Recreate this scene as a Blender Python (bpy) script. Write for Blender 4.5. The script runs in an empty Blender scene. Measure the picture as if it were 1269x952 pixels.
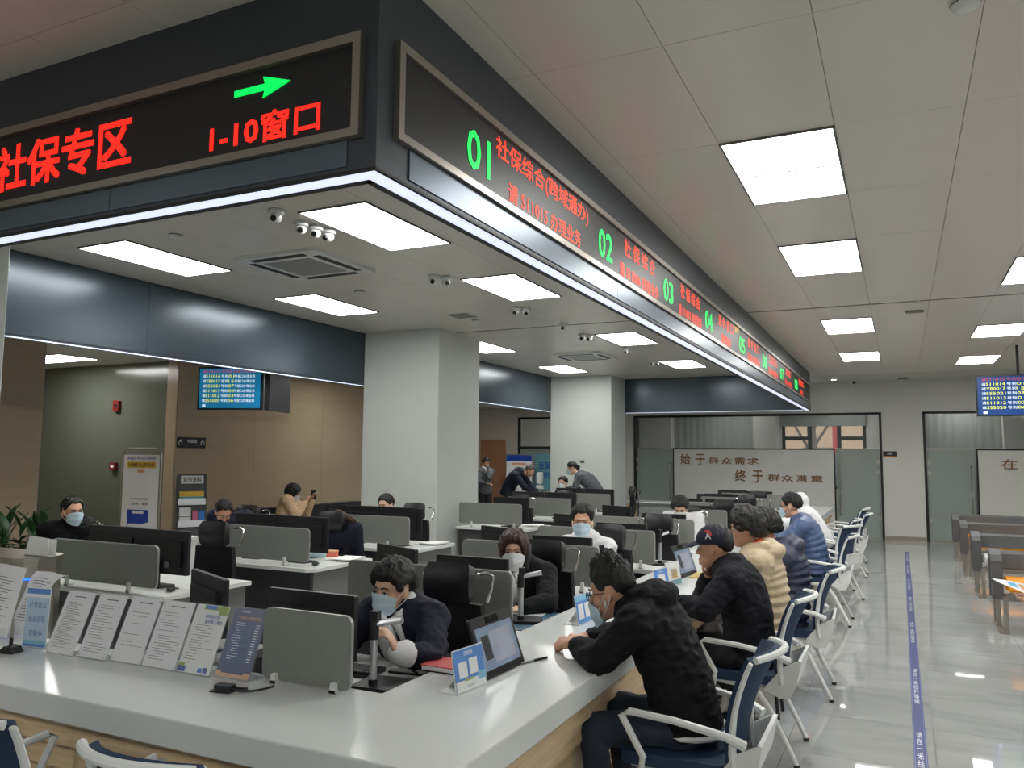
import bpy, bmesh, math, random
from mathutils import Vector, Matrix, noise
random.seed(7)
sc = bpy.context.scene
COL = sc.collection
R = math.radians

# ---------------------------------------------------------------- camera
cam_d = bpy.data.cameras.new('camera')
cam_d.sensor_fit = 'HORIZONTAL'
cam_d.sensor_width = 36.0
cam_d.lens = 28.0477
cam_d.clip_start = 0.05
cam_d.clip_end = 200
cam = bpy.data.objects.new('camera', cam_d)
COL.objects.link(cam)
cy_ = Vector((481.5, -95.0, -988.68)).normalized()
cx_ = (-Vector((-2044.5, -73.0, -988.68))).normalized()
cz_ = cx_.cross(cy_).normalized()
cx_ = cy_.cross(cz_)
m3 = Matrix((cx_, cy_, cz_))
cam.matrix_world = Matrix.Translation((0, 0, 1.7)) @ m3.to_4x4()
sc.camera = cam

# ---------------------------------------------------------------- world, exposure
w = bpy.data.worlds.new('world')
sc.world = w
w.use_nodes = True
bg = w.node_tree.nodes['Background']
bg.inputs[0].default_value = (0.80, 0.88, 1.0, 1)
bg.inputs[1].default_value = 2.6
sc.view_settings.view_transform = 'Standard'
sc.view_settings.look = 'None'
sc.view_settings.exposure = 0.0
sc.view_settings.gamma = 1.0
sc.view_settings.use_curve_mapping = False
sc.cycles.use_denoising = True
sc.cycles.max_bounces = 8
sc.cycles.diffuse_bounces = 5
sc.cycles.glossy_bounces = 4
sc.cycles.transmission_bounces = 6
sc.cycles.sample_clamp_indirect = 4.0
LIGHT = 17.5        # emission of the ceiling diffusers
CZ = 3.45          # ceiling height

# ---------------------------------------------------------------- materials
def lin(c):
    return tuple(((x / 255) / 12.92 if x <= 10 else (((x / 255) + 0.055) / 1.055) ** 2.4) for x in c)

MATS = {}
def mat(key, rgb=None, rough=0.5, metal=0.0, emit=0, var=0.08, scale=12.0, bump=0.0, bscale=80.0,
        spec=0.5, trans=0.0, alpha=1.0, coat=0.0, stretch=None, aniso=0):
    if key in MATS:
        return MATS[key]
    m = bpy.data.materials.new(key)
    m.use_nodes = True
    nt = m.node_tree
    b = nt.nodes['Principled BSDF']
    c = lin(rgb)
    tc = nt.nodes.new('ShaderNodeTexCoord')
    mp = nt.nodes.new('ShaderNodeMapping')
    nt.links.new(tc.outputs['Object'], mp.inputs[0])
    if stretch:
        mp.inputs['Scale'].default_value = stretch
    n = nt.nodes.new('ShaderNodeTexNoise')
    n.inputs['Scale'].default_value = scale
    n.inputs['Detail'].default_value = 3
    nt.links.new(mp.outputs[0], n.inputs['Vector'])
    mx = nt.nodes.new('ShaderNodeMix')
    mx.data_type = 'RGBA'
    nt.links.new(n.outputs['Fac'], mx.inputs[0])
    mx.inputs[6].default_value = tuple(x * (1 - var) for x in c) + (1,)
    mx.inputs[7].default_value = tuple(min(1, x * (1 + var)) for x in c) + (1,)
    nt.links.new(mx.outputs[2], b.inputs['Base Color'])
    b.inputs['Roughness'].default_value = rough
    b.inputs['Metallic'].default_value = metal
    b.inputs['Specular IOR Level'].default_value = spec
    b.inputs['Transmission Weight'].default_value = trans
    b.inputs['Alpha'].default_value = alpha
    b.inputs['Coat Weight'].default_value = coat
    if emit:
        nt.links.new(mx.outputs[2], b.inputs['Emission Color'])
        b.inputs['Emission Strength'].default_value = emit
    if bump:
        n2 = nt.nodes.new('ShaderNodeTexNoise')
        n2.inputs['Scale'].default_value = bscale
        nt.links.new(mp.outputs[0], n2.inputs['Vector'])
        bp = nt.nodes.new('ShaderNodeBump')
        bp.inputs['Strength'].default_value = bump
        bp.inputs['Distance'].default_value = 0.01
        nt.links.new(n2.outputs['Fac'], bp.inputs['Height'])
        nt.links.new(bp.outputs[0], b.inputs['Normal'])
    MATS[key] = m
    return m

def marble():
    m = bpy.data.materials.new('marble_tile')
    m.use_nodes = True
    nt = m.node_tree
    b = nt.nodes['Principled BSDF']
    g = nt.nodes.new('ShaderNodeNewGeometry')
    oi = nt.nodes.new('ShaderNodeObjectInfo')
    mp = nt.nodes.new('ShaderNodeMapping')
    mp.inputs['Scale'].default_value = (0.35, 1.3, 1)
    mp.inputs['Rotation'].default_value = (0, 0, 0.25)
    nt.links.new(g.outputs['Position'], mp.inputs[0])
    n = nt.nodes.new('ShaderNodeTexNoise')
    n.noise_dimensions = '4D'
    n.inputs['Scale'].default_value = 2.6
    n.inputs['Detail'].default_value = 8
    n.inputs['Distortion'].default_value = 1.2
    nt.links.new(mp.outputs[0], n.inputs['Vector'])
    mul = nt.nodes.new('ShaderNodeMath'); mul.operation = 'MULTIPLY'; mul.inputs[1].default_value = 9
    nt.links.new(oi.outputs['Random'], mul.inputs[0])
    nt.links.new(mul.outputs[0], n.inputs['W'])
    r = nt.nodes.new('ShaderNodeValToRGB')
    e = r.color_ramp.elements
    e[0].position = .3; e[0].color = lin((150, 152, 152)) + (1,)
    e[1].position = .72; e[1].color = lin((170, 172, 171)) + (1,)
    k = e.new(.5); k.color = lin((162, 164, 163)) + (1,)
    nt.links.new(n.outputs['Fac'], r.inputs[0])
    nt.links.new(r.outputs[0], b.inputs['Base Color'])
    b.inputs['Roughness'].default_value = .03
    b.inputs['Specular IOR Level'].default_value = .95
    MATS['marble'] = m

def wood():
    m = bpy.data.materials.new('pale_wood')
    m.use_nodes = True
    nt = m.node_tree
    b = nt.nodes['Principled BSDF']
    g = nt.nodes.new('ShaderNodeNewGeometry')
    mp = nt.nodes.new('ShaderNodeMapping')
    mp.inputs['Scale'].default_value = (1.2, 1.2, 26)
    nt.links.new(g.outputs['Position'], mp.inputs[0])
    n = nt.nodes.new('ShaderNodeTexNoise')
    n.inputs['Scale'].default_value = 2.2
    n.inputs['Detail'].default_value = 6
    n.inputs['Distortion'].default_value = .6
    nt.links.new(mp.outputs[0], n.inputs['Vector'])
    r = nt.nodes.new('ShaderNodeValToRGB')
    e = r.color_ramp.elements
    e[0].position = .3; e[0].color = lin((196, 168, 130)) + (1,)
    e[1].position = .7; e[1].color = lin((222, 198, 162)) + (1,)
    nt.links.new(n.outputs['Fac'], r.inputs[0])
    nt.links.new(r.outputs[0], b.inputs['Base Color'])
    b.inputs['Roughness'].default_value = .42
    MATS['wood'] = m

def glass(key, rgb, rough, op):
    # architectural glass: mostly clear, partly mirror, tinted body
    m = bpy.data.materials.new(key)
    m.use_nodes = True
    nt = m.node_tree
    b = nt.nodes['Principled BSDF']
    b.inputs['Base Color'].default_value = lin(rgb) + (1,)
    b.inputs['Roughness'].default_value = rough
    b.inputs['Specular IOR Level'].default_value = .6
    n = nt.nodes.new('ShaderNodeTexNoise')
    n.inputs['Scale'].default_value = 1.5
    mr = nt.nodes.new('ShaderNodeMapRange')
    mr.inputs[3].default_value = op - .03
    mr.inputs[4].default_value = min(1, op + .03)
    nt.links.new(n.outputs['Fac'], mr.inputs[0])
    nt.links.new(mr.outputs[0], b.inputs['Alpha'])
    MATS[key] = m

marble(); wood()
glass('clear_glass', (150, 160, 158), .03, .16)
glass('frosted_glass', (158, 168, 163), .16, .84)
mat('ceiling_metal', (216, 211, 202), .28, 0, var=.02, scale=2, spec=.6)
mat('ceiling_back', (40, 40, 40), .8)
mat('plaster', (205, 205, 200), .55, var=.03, scale=3)
mat('plaster_warm', (204, 194, 184), .6, var=.03, scale=3)
mat('pillar_paint', (200, 205, 200), .45, var=.03, scale=2)
mat('beige_stone', (168, 150, 126), .22, var=.10, scale=3.0, stretch=(1, .6, 9), spec=.5)
mat('olive_glass', (96, 100, 88), .16, var=.03, scale=3)
mat('slate', (66, 71, 79), .42, .2, var=.06, scale=4)
mat('slate_gloss', (104, 115, 127), .3, .5, var=.05, scale=3)
mat('navy_band', (66, 77, 86), .24, .3, var=.06, scale=3)
mat('led_panel', (34, 34, 38), .4, var=.1, scale=200)
mat('black', (18, 18, 20), .5, var=.1)
mat('black_gloss', (12, 12, 14), .12, var=.05)
mat('black_plastic', (26, 27, 30), .42, var=.08, bump=.05, bscale=300)
mat('black_mesh', (22, 23, 27), .75, var=.15, scale=60, bump=.3, bscale=400)
mat('steel', (176, 170, 160), .3, .9, var=.06, scale=8, stretch=(1, 1, 20))
mat('chrome', (215, 215, 215), .12, 1.0, var=.02)
mat('alu', (190, 192, 194), .3, .85, var=.03)
mat('white_plastic', (222, 224, 222), .35, var=.02)
mat('white_top', (214, 217, 214), .16, var=.025, scale=2, spec=.5)
mat('desk_white', (225, 228, 224), .3, var=.02)
mat('desk_grey', (112, 113, 111), .5, var=.05)
mat('desk_dark', (62, 62, 64), .55, var=.08)
mat('divider', (128, 130, 125), .85, var=.12, scale=120, bump=.2, bscale=300)
mat('divider_trim', (150, 152, 150), .4, .3)
mat('blue_fabric', (32, 54, 82), .8, var=.12, scale=90, bump=.2, bscale=350)
mat('bench_grey', (84, 85, 86), .6, var=.08, scale=30)
mat('bench_orange', (244, 156, 26), .6, var=.05)
mat('bench_pale', (200, 200, 200), .6, var=.05)
mat('lamp', (255, 255, 252), .5, emit=LIGHT, var=.0)
mat('strip_lamp', (222, 230, 252), .5, emit=.95, var=.0)
mat('led_red', (255, 34, 22), .5, emit=1.5, var=.25, scale=160)
mat('led_orange', (255, 64, 30), .5, emit=1.25, var=.25, scale=160)
mat('led_green', (0, 235, 90), .5, emit=1.1, var=.2, scale=160)
mat('led_amber', (255, 190, 60), .5, emit=1.0, var=.1)
mat('led_blue', (20, 70, 255), .5, emit=6, var=.05)
mat('screen_blue', (24, 108, 150), .2, emit=.75, var=.06, scale=3)
mat('screen_navy', (24, 62, 120), .2, emit=.7, var=.1, scale=4)
mat('screen_white', (205, 225, 235), .3, emit=.9, var=.02)
mat('screen_yellow', (214, 226, 70), .3, emit=.9, var=.02)
mat('screen_red', (170, 60, 60), .3, emit=.7, var=.02)
mat('screen_tablet', (118, 132, 150), .1, emit=.3, var=.35, scale=7)
mat('paper', (240, 240, 242), .55, var=.02)
mat('paper_bright', (240, 240, 238), .6, var=.02)
mat('ink', (95, 95, 98), .7)
mat('ink_dark', (50, 50, 55), .7)
mat('bronze', (128, 96, 62), .4, .6, var=.15, scale=20)
mat('print_blue', (36, 128, 214), .4, var=.06, scale=6)
mat('print_sky', (120, 190, 226), .4, var=.08, scale=5)
mat('print_navy', (44, 58, 112), .3, var=.12, scale=5)
mat('print_royal', (34, 72, 170), .4, var=.05)
mat('print_yellow', (232, 190, 60), .5)
mat('print_green', (150, 172, 60), .5)
mat('print_peach', (224, 170, 130), .5)
mat('print_teal', (110, 166, 176), .5, var=.08)
mat('print_red', (200, 70, 66), .5)
mat('print_pink', (210, 110, 140), .5)
mat('screen_page', (150, 153, 166), .15, emit=.2, var=.25, scale=9)
mat('acrylic', (225, 232, 234), .05, alpha=.09, var=0, spec=.6)
mat('skin', (206, 156, 128), .5, var=.06, scale=20, bump=.05, bscale=200)
mat('skin_pale', (214, 172, 146), .5, var=.05, scale=20)
mat('skin_dark', (172, 122, 96), .5, var=.06, scale=20)
mat('hair', (17, 14, 14), .55, var=.4, scale=50, stretch=(1, 1, .2), bump=.25, bscale=140)
mat('hair_brown', (50, 28, 22), .5, var=.35, scale=50, stretch=(1, 1, .2), bump=.25, bscale=140)
mat('hair_grey', (92, 88, 84), .5, var=.4, scale=60, bump=.5, bscale=90)
mat('mask', (196, 220, 232), .7, var=.04, bump=.2, bscale=60)
mat('mask_white', (214, 216, 216), .7, var=.03, bump=.2, bscale=60)
mat('cloth_black', (17, 18, 21), .8, spec=.25, var=.2, scale=14, bump=.4, bscale=18)
mat('cloth_coal', (23, 24, 30), .85, spec=.25, var=.2, scale=20, bump=.4, bscale=22)
mat('cloth_navy', (26, 30, 46), .75, spec=.3, var=.15, scale=16, bump=.4, bscale=24)
mat('cloth_puff_navy', (44, 50, 72), .5, var=.12, scale=14, bump=.5, bscale=20)
mat('cloth_puff_blue', (74, 94, 134), .45, var=.1, scale=14, bump=.4, bscale=22)
mat('cloth_beige', (186, 168, 138), .55, var=.1, scale=14, bump=.5, bscale=22)
mat('cloth_tan', (206, 176, 138), .7, var=.1, scale=14, bump=.4, bscale=22)
mat('cloth_white', (224, 224, 226), .7, var=.04, bump=.4, bscale=24)
mat('cloth_grey', (84, 86, 92), .8, var=.1, scale=30, bump=.3, bscale=30)
mat('cloth_orange', (226, 84, 30), .7)
mat('cloth_maroon', (92, 34, 40), .8)
mat('denim', (38, 48, 64), .8, var=.2, scale=10, bump=.5, bscale=26)
mat('trouser', (30, 30, 34), .8, var=.15, bump=.3, bscale=20)
mat('trouser_grey', (88, 86, 88), .8, var=.1)
mat('fur', (72, 56, 42), .95, var=.5, scale=80, bump=1, bscale=150)
mat('lips', (170, 96, 88), .5)
mat('eye', (20, 14, 12), .15)
mat('eye_white', (224, 218, 212), .3)
mat('leaf', (50, 84, 46), .4, var=.25, scale=9)
mat('stem', (70, 76, 48), .6)
mat('soil', (50, 40, 32), .95)
mat('pot', (206, 206, 204), .3)
mat('leather', (28, 28, 31), .35, var=.1, bump=.2, bscale=120)
mat('door_wood', (182, 134, 100), .5, var=.1, scale=8, stretch=(6, 6, .6))
mat('facade', (222, 188, 152), .8, var=.15, scale=2)
mat('curtain', (150, 153, 149), .9, var=.08, scale=6, stretch=(6, 6, .4))
mat('tape_blue', (38, 48, 116), .35, var=.08, scale=10)
mat('tape_edge', (120, 130, 180), .35)
mat('fire_red', (120, 32, 28), .4)
mat('kraft', (200, 176, 110), .7)
mat('bark', (110, 96, 86), .9, var=.2)

# ---------------------------------------------------------------- mesh helpers
def rr(w, h, r, n=4, cx=0, cy=0):
    p = []
    for qx, qy, a0 in ((1, 1, 0), (-1, 1, 90), (-1, -1, 180), (1, -1, 270)):
        for i in range(n + 1):
            a = R(a0 + 90 * i / n)
            p.append((cx + qx * (w / 2 - r) + r * math.cos(a), cy + qy * (h / 2 - r) + r * math.sin(a)))
    return p

class G:
    def __init__(s):
        s.v = []; s.f = []
    def add(s, vs, fs):
        b = len(s.v)
        s.v += [Vector(x) for x in vs]
        s.f += [tuple(b + i for i in f) for f in fs]
        return s
    def box(s, x0, x1, y0, y1, z0, z1):
        return s.add([(x0, y0, z0), (x1, y0, z0), (x1, y1, z0), (x0, y1, z0), (x0, y0, z1), (x1, y0, z1), (x1, y1, z1), (x0, y1, z1)],
                     [(0, 3, 2, 1), (4, 5, 6, 7), (0, 1, 5, 4), (1, 2, 6, 5), (2, 3, 7, 6), (3, 0, 4, 7)])
    def cbox(s, c, d, M=None):
        g = G().box(-d[0] / 2, d[0] / 2, -d[1] / 2, d[1] / 2, -d[2] / 2, d[2] / 2)
        if M: g.xf(M)
        g.xf(Matrix.Translation(c))
        return s.add(g.v, g.f)
    def prism(s, p, a0, a1, axis='z'):
        def q(u, v, a):
            return {'z': (u, v, a), 'y': (u, a, v), 'x': (a, u, v)}[axis]
        n = len(p)
        vs = [q(u, v, a0) for u, v in p] + [q(u, v, a1) for u, v in p]
        fs = [(i, (i + 1) % n, n + (i + 1) % n, n + i) for i in range(n)]
        fs += [tuple(range(n - 1, -1, -1)), tuple(range(n, 2 * n))]
        return s.add(vs, fs)
    def tube(s, pts, r, n=8, flat=1.0):
        pts = [Vector(p) for p in pts]
        k = len(pts)
        rs = r if isinstance(r, (list, tuple)) else [r] * k
        up = None
        vs = []; fs = []
        for i, p in enumerate(pts):
            t = (pts[min(i + 1, k - 1)] - pts[max(i - 1, 0)])
            t = t.normalized() if t.length > 1e-9 else Vector((0, 0, 1))
            if up is None:
                up = Vector((0, 0, 1)) if abs(t.z) < .9 else Vector((1, 0, 0))
            a = t.cross(up)
            if a.length < 1e-6:
                a = t.cross(Vector((0, 1, 0)))
            a.normalize(); b = a.cross(t); up = b
            for j in range(n):
                th = 2 * math.pi * j / n
                vs.append(p + a * (rs[i] * math.cos(th) * flat) + b * (rs[i] * math.sin(th)))
        for i in range(k - 1):
            for j in range(n):
                fs.append((i * n + j, i * n + (j + 1) % n, (i + 1) * n + (j + 1) % n, (i + 1) * n + j))
        fs.append(tuple(range(n - 1, -1, -1)))
        fs.append(tuple((k - 1) * n + j for j in range(n)))
        return s.add(vs, fs)
    def cyl(s, p0, p1, r0, r1=None, n=14):
        return s.tube([p0, p1], [r0, r0 if r1 is None else r1], n)
    def ell(s, c, rad, M=None, n=14, m=8):
        vs = []; fs = []
        for i in range(m + 1):
            ph = math.pi * i / m
            for j in range(n):
                th = 2 * math.pi * j / n
                p = Vector((rad[0] * math.sin(ph) * math.cos(th), rad[1] * math.sin(ph) * math.sin(th), rad[2] * math.cos(ph)))
                if M: p = M @ p
                vs.append(Vector(c) + p)
        for i in range(m):
            for j in range(n):
                a, b, c2, d = i * n + j, i * n + (j + 1) % n, (i + 1) * n + (j + 1) % n, (i + 1) * n + j
                if i == 0: fs.append((a, d, c2))
                elif i == m - 1: fs.append((a, d, b))
                else: fs.append((a, d, c2, b))
        return s.add(vs, fs)
    def cap(s, p0, p1, r0, r1=None):
        # tapered capsule
        p0 = Vector(p0); p1 = Vector(p1); r1 = r0 if r1 is None else r1
        t = (p1 - p0)
        L = t.length
        if L < 1e-6:
            return s.ell(p0, (r0, r0, r0))
        t /= L
        pts = []; rs = []
        for a in (85, 60, 30, 0):
            pts.append(p0 - t * r0 * math.sin(R(a))); rs.append(max(.0006, r0 * math.cos(R(a))))
        for a in (0, 30, 60, 85):
            pts.append(p1 + t * r1 * math.sin(R(a))); rs.append(max(.0006, r1 * math.cos(R(a))))
        return s.tube(pts, rs, 12)
    def lathe(s, prof, c=(0, 0, 0), n=16):
        vs = []; fs = []
        for r_, z in prof:
            for j in range(n):
                th = 2 * math.pi * j / n
                vs.append((c[0] + r_ * math.cos(th), c[1] + r_ * math.sin(th), c[2] + z))
        k = len(prof)
        for i in range(k - 1):
            for j in range(n):
                fs.append((i * n + j, i * n + (j + 1) % n, (i + 1) * n + (j + 1) % n, (i + 1) * n + j))
        fs.append(tuple(range(n - 1, -1, -1)))
        fs.append(tuple((k - 1) * n + j for j in range(n)))
        return s.add(vs, fs)
    def grid(s, fn, nu, nv, thick=None):
        # fn(u,v)->Vector, u,v in 0..1 ; thick gives a solid sheet, offset vector function or length along -normal
        vs = []; fs = []
        P = [[Vector(fn(i / nu, j / nv)) for j in range(nv + 1)] for i in range(nu + 1)]
        def nor(i, j):
            a = P[min(i + 1, nu)][j] - P[max(i - 1, 0)][j]
            b = P[i][min(j + 1, nv)] - P[i][max(j - 1, 0)]
            c = a.cross(b)
            return c.normalized() if c.length > 1e-12 else Vector((0, 0, 1))
        W = nv + 1
        for i in range(nu + 1):
            for j in range(nv + 1): vs.append(P[i][j])
        for i in range(nu):
            for j in range(nv): fs.append((i * W + j, (i + 1) * W + j, (i + 1) * W + j + 1, i * W + j + 1))
        if thick:
            o = len(vs)
            for i in range(nu + 1):
                for j in range(nv + 1): vs.append(P[i][j] - nor(i, j) * thick)
            for i in range(nu):
                for j in range(nv): fs.append((o + i * W + j + 1, o + (i + 1) * W + j + 1, o + (i + 1) * W + j, o + i * W + j))
            for i in range(nu):
                fs.append((i * W, o + i * W, o + (i + 1) * W, (i + 1) * W))
                fs.append((i * W + nv, (i + 1) * W + nv, o + (i + 1) * W + nv, o + i * W + nv))
            for j in range(nv):
                fs.append((j, j + 1, o + j + 1, o + j))
                fs.append((nu * W + j, o + nu * W + j, o + nu * W + j + 1, nu * W + j + 1))
        return s.add(vs, fs)
    def xf(s, M):
        s.v = [M @ x for x in s.v]
        return s
    def mesh(s, name, smooth=False):
        me = bpy.data.meshes.new(name)
        me.from_pydata([tuple(x) for x in s.v], [], s.f)
        bm = bmesh.new(); bm.from_mesh(me)
        bmesh.ops.recalc_face_normals(bm, faces=bm.faces)
        bm.to_mesh(me); bm.free()
        if smooth:
            for p in me.polygons: p.use_smooth = True
            me.set_sharp_from_angle(angle=R(40))
        return me

def obj(name, g, m, parent=None, smooth=False, loc=None, label=None):
    me = g.mesh(name, smooth) if isinstance(g, G) else g
    o = bpy.data.objects.new(name, me)
    if m is not None and not me.materials:
        me.materials.append(MATS[m] if isinstance(m, str) else m)
    COL.objects.link(o)
    if parent is not None: o.parent = parent
    if loc is not None: o.location = loc
    if label: o['label'] = label
    return o

def tag(o, label, cat, group=None, kind=None):
    if label: o['label'] = label
    if cat: o['category'] = cat
    if group: o['group'] = group
    if kind: o['kind'] = kind
    return o

def thing(name, label, cat, loc=(0, 0, 0), rz=0.0, group=None, kind=None):
    o = bpy.data.objects.new(name, None)
    o.empty_display_size = .1
    COL.objects.link(o)
    o.location = loc
    o.rotation_euler = (0, 0, R(rz))
    return tag(o, label, cat, group, kind)

def struct(name, g, m, parent=None, smooth=False):
    o = obj(name, g, m, parent, smooth)
    if parent is None: o['kind'] = 'structure'
    return o

def dup(root, loc, rz=0.0, label=None, group=None):
    r = root.copy(); COL.objects.link(r)
    r.location = loc; r.rotation_euler = (0, 0, R(rz))
    if label: r['label'] = label
    if group: r['group'] = group
    for ch in root.children:
        c = ch.copy(); COL.objects.link(c); c.parent = r
        for gch in ch.children:
            d = gch.copy(); COL.objects.link(d); d.parent = c
    return r

# ---- queued bakes (lettering and body surfaces are converted to plain meshes at the end)
QUEUE = []
def text(s, w, h, o, ex, ey, m, parent, bold=0.0, lift=.002, name='lettering'):
    """lettering fitted into a w x h rectangle; o lower-left corner, ex reading direction, ey up (parent space)"""
    c = bpy.data.curves.new('lettering', 'FONT')
    c.body = s
    c.size = 1
    c.resolution_u = 2
    c.extrude = 0
    t = bpy.data.objects.new('lettering_source', c)
    COL.objects.link(t)
    out = obj(name, G().add([(0, 0, 0)], []), m, parent)
    ex = Vector(ex).normalized(); ey = Vector(ey).normalized(); ez = ex.cross(ey)
    o = Vector(o)
    def done(me):
        xs = [v.co.x for v in me.vertices]; ys = [v.co.y for v in me.vertices]
        if not xs: return
        x0, x1, y0, y1 = min(xs), max(xs), min(ys), max(ys)
        sx = w / max(1e-6, x1 - x0); sy = h / max(1e-6, y1 - y0)
        for v in me.vertices:
            v.co = o + ex * ((v.co.x - x0) * sx) + ey * ((v.co.y - y0) * sy) + ez * lift
        if bold:                                   # heavier strokes: the outline repeated a hair to each side
            bm = bmesh.new(); bm.from_mesh(me)
            src = bm.verts[:] + bm.edges[:] + bm.faces[:]
            b_ = bold * h
            for k_, dv in enumerate((ex * b_, ey * b_, (ex + ey) * b_)):
                r_ = bmesh.ops.duplicate(bm, geom=src)
                vs_ = [q for q in r_['geom'] if isinstance(q, bmesh.types.BMVert)]
                bmesh.ops.translate(bm, verts=vs_, vec=dv + ez * (.00002 * (k_ + 1)))
            bm.to_mesh(me); bm.free()
    QUEUE.append((t, out, m, done))
    return out

def blob(name, g, vox, m, parent, origin=(0, 0, 0), sm=4, post=None):
    me = g.mesh('source')
    t = bpy.data.objects.new('surface_source', me)
    COL.objects.link(t)
    r = t.modifiers.new('r', 'REMESH'); r.mode = 'VOXEL'; r.voxel_size = vox; r.use_smooth_shade = True
    if sm:
        s_ = t.modifiers.new('s', 'SMOOTH'); s_.factor = .5; s_.iterations = sm
    out = obj(name, G().add([(0, 0, 0)], []), m, parent)
    O = Vector(origin)
    def done(me):
        for v in me.vertices: v.co = v.co - O
        if post: post(me)
        for p in me.polygons: p.use_smooth = True
    QUEUE.append((t, out, m, done))
    return out

def flush():
    bpy.context.view_layer.update()
    dg = bpy.context.evaluated_depsgraph_get()
    got = []
    for t, out, m, done in QUEUE:
        got.append(bpy.data.meshes.new_from_object(t.evaluated_get(dg)))
    for (t, out, m, done), me in zip(QUEUE, got):
        done(me)
        old = out.data
        me.name = out.name
        me.materials.clear()
        me.materials.append(MATS[m] if isinstance(m, str) else m)
        out.data = me
        bpy.data.meshes.remove(old)
        d = t.data
        bpy.data.objects.remove(t)
        (bpy.data.curves if isinstance(d, bpy.types.Curve) else bpy.data.meshes).remove(d)
    QUEUE.clear()

ORD = ['nearest', 'second', 'third', 'fourth', 'fifth', 'sixth', 'seventh', 'eighth', 'ninth', 'tenth', 'eleventh', 'twelfth']

# ================================================================ STRUCTURE
# ---- floor: slab, recessed under the aisle where the single tiles lie
fg = G()
TX0, TX1, TY0, TY1 = -1.47, 4.13, 2.7, 19.2
fg.box(-14, TX0, -5, 23, -.06, 0).box(TX1, 7, -5, 23, -.06, 0).box(TX0, TX1, -5, TY0, -.06, 0).box(TX0, TX1, TY1, 23, -.06, 0)
fg.box(TX0, TX1, TY0, TY1, -.06, -.012)
floor = struct('floor', fg, 'marble')
tile_me = None
for i in range(7):
    for j in range(21):
        x = TX0 + .8 * i; y = TY0 + .8 * j
        h = min(.8, TY1 - y)
        if h < .79:
            obj('tile', G().box(0, .797, 0, h, -.012, 0), 'marble', floor, loc=(x + .0015, y, 0))
        else:
            if tile_me is None:
                tile_me = G().box(0, .797, 0, .797, -.012, 0).mesh('tile'); tile_me.materials.append(MATS['marble'])
            obj('tile', tile_me, None, floor, loc=(x + .0015, y + .0015, 0))

# ---- ceiling with its metal panels
XS = [round(.345 + .6 * k, 3) for k in range(-12, 6)]
YS = [.8, 2.0, 3.2, 4.37, 5.54, 6.74, 7.92, 9.1, 9.70, 9.76, 10.6, 11.8, 12.9, 14.0, 15.2, 16.4, 17.6]
cg = G()
cg.box(XS[0], XS[-1], YS[0], YS[-1], CZ + .02, CZ + .1)
cg.box(-14, XS[0], -5, 19.2, CZ, CZ + .1).box(XS[-1], 7, -5, 19.2, CZ, CZ + .1)
cg.box(XS[0], XS[-1], -5, YS[0], CZ, CZ + .1).box(XS[0], XS[-1], YS[-1], 19.2, CZ, CZ + .1)
ceiling = struct('ceiling', cg, 'plaster')
obj('gap_backing', G().box(XS[0] + .01, XS[-1] - .01, YS[0] + .01, YS[-1] - .01, CZ + .014, CZ + .0195), 'ceiling_back', ceiling)
LIGHTS = {-.855: [4.37, 6.74, 10.6, 14.0], .945: [4.37, 7.92, 11.8, 15.2], -3.855: [4.37, 6.74, 10.6, 14.0], -6.255: [4.37, 6.74, 10.6, 14.0]}
pm = {}
for i in range(len(XS) - 1):
    for j in range(len(YS) - 1):
        if YS[j] == 9.70: continue
        if YS[j] in LIGHTS.get(XS[i], []): continue
        dx = XS[i + 1] - XS[i] - .003; dy = YS[j + 1] - YS[j] - .003
        k = round(dy, 3)
        if k not in pm:
            pm[k] = G().box(0, dx, 0, dy, CZ, CZ + .014).mesh('ceiling_panel'); pm[k].materials.append(MATS['ceiling_metal'])
        obj('ceiling_panel', pm[k], None, ceiling, loc=(XS[i] + .0015, YS[j] + .0015, 0))
obj('track_gap', G().box(-6.855, 3.3, 9.705, 9.755, CZ + .004, CZ + .016), 'black', ceiling, label='dark recessed track across the ceiling')

# ---- hanging soffit ring (beam core, gloss fascia panels below the number display)
soff = thing('soffit', 'dark slate soffit ring hanging over the service counter', None, (0, 0, 0), kind='structure')
obj('near_beam', G().box(-7.0, -1.6, 2.2, 2.32, 2.70, CZ), 'slate', soff)
obj('aisle_beam', G().box(-1.72, -1.6, 2.32, 17.12, 2.70, CZ), 'slate', soff)
obj('rear_beam', G().box(-6.85, -1.72, 17.0, 17.12, 2.70, CZ), 'slate', soff)
obj('left_beam', G().box(-6.97, -6.85, 2.32, 17.12, 2.70, CZ), 'slate', soff)
for a, b in ((-6.4, -4.6), (-4.6, -2.95), (-2.95, -1.72)):
    obj('fascia_panel', G().box(a + .002, b - .002, 2.194, 2.2, 2.715, 2.81), 'slate_gloss', soff)
y = 2.4
while y < 16.9:
    y2 = min(y + 2.42, 17.1)
    obj('fascia_panel', G().box(-1.6, -1.594, y + .002, y2 - .002, 2.715, 2.828), 'slate_gloss', soff)
    y = y2
for a, b in ((2.33, 5.6), (5.6, 9.0), (9.0, 12.4), (12.4, 15.98)):
    obj('band_panel', G().box(-6.85, -6.843, a + .002, b - .002, 2.72, CZ - .004), 'navy_band', soff)
for a, b in ((-5.44, -3.6), (-3.6, -1.73)):
    obj('band_panel', G().box(a + .002, b - .002, 16.993, 17.0, 2.72, CZ - .004), 'navy_band', soff)
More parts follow.
